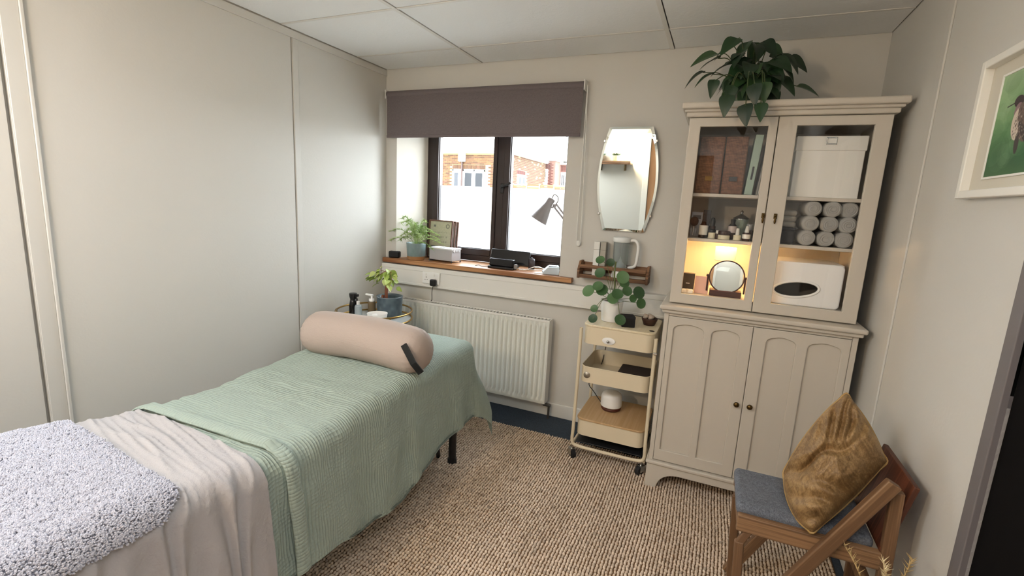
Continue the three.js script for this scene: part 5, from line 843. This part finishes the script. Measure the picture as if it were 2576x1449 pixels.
  const ctr = Tp.clone().add(Bt).multiplyScalar(0.5);
  mesh('piping', tube(rim.map((p, i) => { const t = (i % 8) / 8, m = Math.max(0, 1) ; return ctr.clone().addScaledVector(p.clone().sub(ctr), 1 + (i < 16 ? 0.12 : 0.26) * (1 - (2 * t - 1) ** 2) + 0.05 * Math.abs(2 * t - 1) ** 6); }), 0.0035, 140, 6, true), mat('#a5854f', 0.5), K);
}
// ---------- bird picture ----------
{
  const P = thing('bird_picture', 'white framed picture of a small bird on a green background', 'picture', [XR, 0, 0]);
  const z0 = 1.137, z1 = 1.60, y0 = 1.515, y1 = 1.892;
  const W = mat('#eceae2', 0.5);
  mesh('frame', join([box(-0.03, -0.002, y0, y1, z0, z0 + 0.022), box(-0.03, -0.002, y0, y1, z1 - 0.022, z1), box(-0.03, -0.002, y0, y0 + 0.022, z0 + 0.022, z1 - 0.022), box(-0.03, -0.002, y1 - 0.022, y1, z0 + 0.022, z1 - 0.022)]), W, P);
  mesh('mount', box(-0.008, -0.003, y0 + 0.02, y1 - 0.02, z0 + 0.02, z1 - 0.02, 0), mat('#d2ccbd', 0.8), P);
  mesh('inner_edge', join([box(-0.012, -0.008, y0 + 0.05, y0 + 0.056, z0 + 0.092, z1 - 0.09, 0.001), box(-0.012, -0.008, y1 - 0.062, y1 - 0.056, z0 + 0.092, z1 - 0.09, 0.001), box(-0.012, -0.008, y0 + 0.05, y1 - 0.056, z0 + 0.088, z0 + 0.094, 0.001)]), W, P);
  const cv = document.createElement('canvas'); cv.width = 256; cv.height = 300; const g = cv.getContext('2d');
  const gr = g.createLinearGradient(0, 0, 0, 300); gr.addColorStop(0, '#a9c39a'); gr.addColorStop(0.45, '#6f9b63'); gr.addColorStop(0.8, '#2f5f34'); gr.addColorStop(1, '#466b43'); g.fillStyle = gr; g.fillRect(0, 0, 256, 300);
  for (let i = 0; i < 60; i++) { g.globalAlpha = 0.06; g.fillStyle = rnd() < 0.5 ? '#1f4a25' : '#c7dbb8'; g.beginPath(); g.arc(rnd() * 256, rnd() * 300, 20 + 30 * rnd(), 0, 7); g.fill(); }
  g.globalAlpha = 1; g.fillStyle = '#3f3434'; g.beginPath(); g.ellipse(92, 96, 20, 16, 0.2, 0, 7); g.fill();
  g.strokeStyle = '#2a2224'; g.lineWidth = 3; g.beginPath(); g.moveTo(76, 97); g.lineTo(44, 102); g.stroke();
  g.fillStyle = '#8a6f72'; g.beginPath(); g.ellipse(96, 122, 16, 22, 0.1, 0, 7); g.fill();
  g.fillStyle = '#cdbfae'; g.beginPath(); g.ellipse(104, 160, 24, 44, -0.15, 0, 7); g.fill();
  g.fillStyle = '#6d5c53'; g.beginPath(); g.ellipse(124, 158, 18, 58, -0.35, 0, 7); g.fill();
  g.fillStyle = '#3d3531'; g.beginPath(); g.ellipse(118, 212, 9, 30, -0.1, 0, 7); g.fill(); g.beginPath(); g.ellipse(140, 190, 10, 46, -0.7, 0, 7); g.fill();
  for (let i = 0; i < 160; i++) { g.globalAlpha = 0.5; g.fillStyle = ['#3a2f2c', '#d9cfc0', '#7e6a5f'][i % 3]; g.fillRect(90 + rnd() * 50, 110 + rnd() * 90, 3, 5); }
  g.globalAlpha = 1;
  const ct = new THREE.CanvasTexture(cv); ct.colorSpace = THREE.SRGBColorSpace;
  const pr = mesh('print', new THREE.PlaneGeometry(z1 - z0 - 0.184, y1 - y0 - 0.108), mat('#ffffff', 0.6, { map: ct }), P, [-0.0095, (y0 + y1) / 2 - 0.002, (z0 + z1) / 2 + 0.001], [0, -Math.PI / 2, 0]); pr.userData.label = 'print of a bird hovering over green foliage';
}
// ---------- dried grasses beside the chair ----------
{
  const D = thing('dried_grass_vase', 'tall vase of pale dried grasses beside the wooden chair', 'vase', [2.86, 0, 1.53]);
  mesh('vase', lathe([[0, 0], [0.05, 0], [0.06, 0.01], [0.07, 0.12], [0.05, 0.22], [0.035, 0.26], [0.04, 0.28], [0.034, 0.278], [0.03, 0.26], [0, 0.2]], 32), mat('#8c8378', 0.6), D);
  const m = mat('#d9c59a', 0.9, dbl), m2 = mat('#b59a6a', 0.9, dbl);
  [[-0.1, 0.52, -0.07], [-0.02, 0.53, -0.03], [0.05, 0.54, -0.06], [-0.06, 0.46, 0.04], [0.03, 0.5, 0.05], [-0.03, 0.54, 0.02]].forEach(([x, y, z], i) => {
    const c = new THREE.QuadraticBezierCurve3(V(0, 0.24, 0), V(x * 0.3, y * 0.85, z * 0.3), V(x, y, z)), q = [new THREE.TubeGeometry(c, 14, 0.0018, 5)];
    for (let k = 0; k < 26; k++) { const t = 0.6 + 0.4 * k / 25, p = c.getPoint(t), a = rnd() * 6.28, g = new THREE.ConeGeometry(0.0022, 0.022, 4).translate(0, 0.011, 0); g.applyQuaternion(new THREE.Quaternion().setFromUnitVectors(V(0, 1, 0), V(Math.cos(a) * 0.6, 0.6, Math.sin(a) * 0.6).normalize())); q.push(g.translate(p.x, p.y, p.z)); }
    mesh('grass_stem', join(q), i % 2 ? m : m2, D);
  });
}
// ---------- wall shelf behind the camera, seen in the mirror ----------
{
  const zr = ZR, S = thing('rear_wall_shelf', 'wooden wall shelf with plants, seen in the wall mirror', 'shelf');
  mesh('board', box(0.72, 1.2, 1.70, 1.722, zr - 0.14, zr - 0.002), M.shelfWood, S); mesh('lip', box(0.72, 1.2, 1.722, 1.745, zr - 0.142, zr - 0.132), M.shelfWood, S);
  for (const x of [0.8, 1.12]) mesh('bracket', box(x - 0.008, x + 0.008, 1.62, 1.7, zr - 0.08, zr - 0.002), M.oldBrass, S);
  for (const [x, s, lab] of [[1.0, 1, 'cream pot with a dark succulent on the mirrored shelf'], [0.8, 0.9, 'grey pot with a leafy plant on the mirrored shelf']]) {
    const p = thing('shelf_plant', lab, 'plant', [x, 1.722, zr - 0.07]);
    mesh('pot', lathe([[0, 0], [0.04, 0], [0.052, 0.085], [0.054, 0.09], [0.048, 0.09], [0.045, 0.07], [0, 0.07]], 28), s === 1 ? mat('#ddd0b4', 0.6) : mat('#8d8a86', 0.6), p);
    const lg = leafGeo(0.06, 0.03, { curl: 0.3 }), lm = leafMat('#2e4a2c'); for (let k = 0; k < 12; k++) { const a = k * 2.4, l = mesh('leaf', lg, lm, p, [0.015 * Math.cos(a), 0.08, 0.015 * Math.sin(a)]); aim(l, [Math.cos(a), 0.9, Math.sin(a)]); }
  }
  const L = thing('shelf_lamp', 'lit frosted globe lamp on the wall shelf seen in the mirror', 'lamp', [1.14, 1.722, zr - 0.075]);
  mesh('base', lathe([[0, 0], [0.03, 0], [0.032, 0.006], [0.012, 0.02], [0.012, 0.04], [0, 0.04]], 24), M.brass, L);
  mesh('globe', new THREE.SphereGeometry(0.045, 24, 16).translate(0, 0.085, 0), mat('#fff3e0', 0.5, { emissive: new THREE.Color('#ffdfb0'), emissiveIntensity: 6 }), L);
  const pl = new THREE.PointLight('#ffe2bb', 2.2, 0, 2); pl.position.set(0, 0.085, 0); pl.castShadow = true; pl.shadow.radius = 2; pl.name = 'shelf_lamp_light'; L.add(pl);
}
renderer.render(scene, camera);
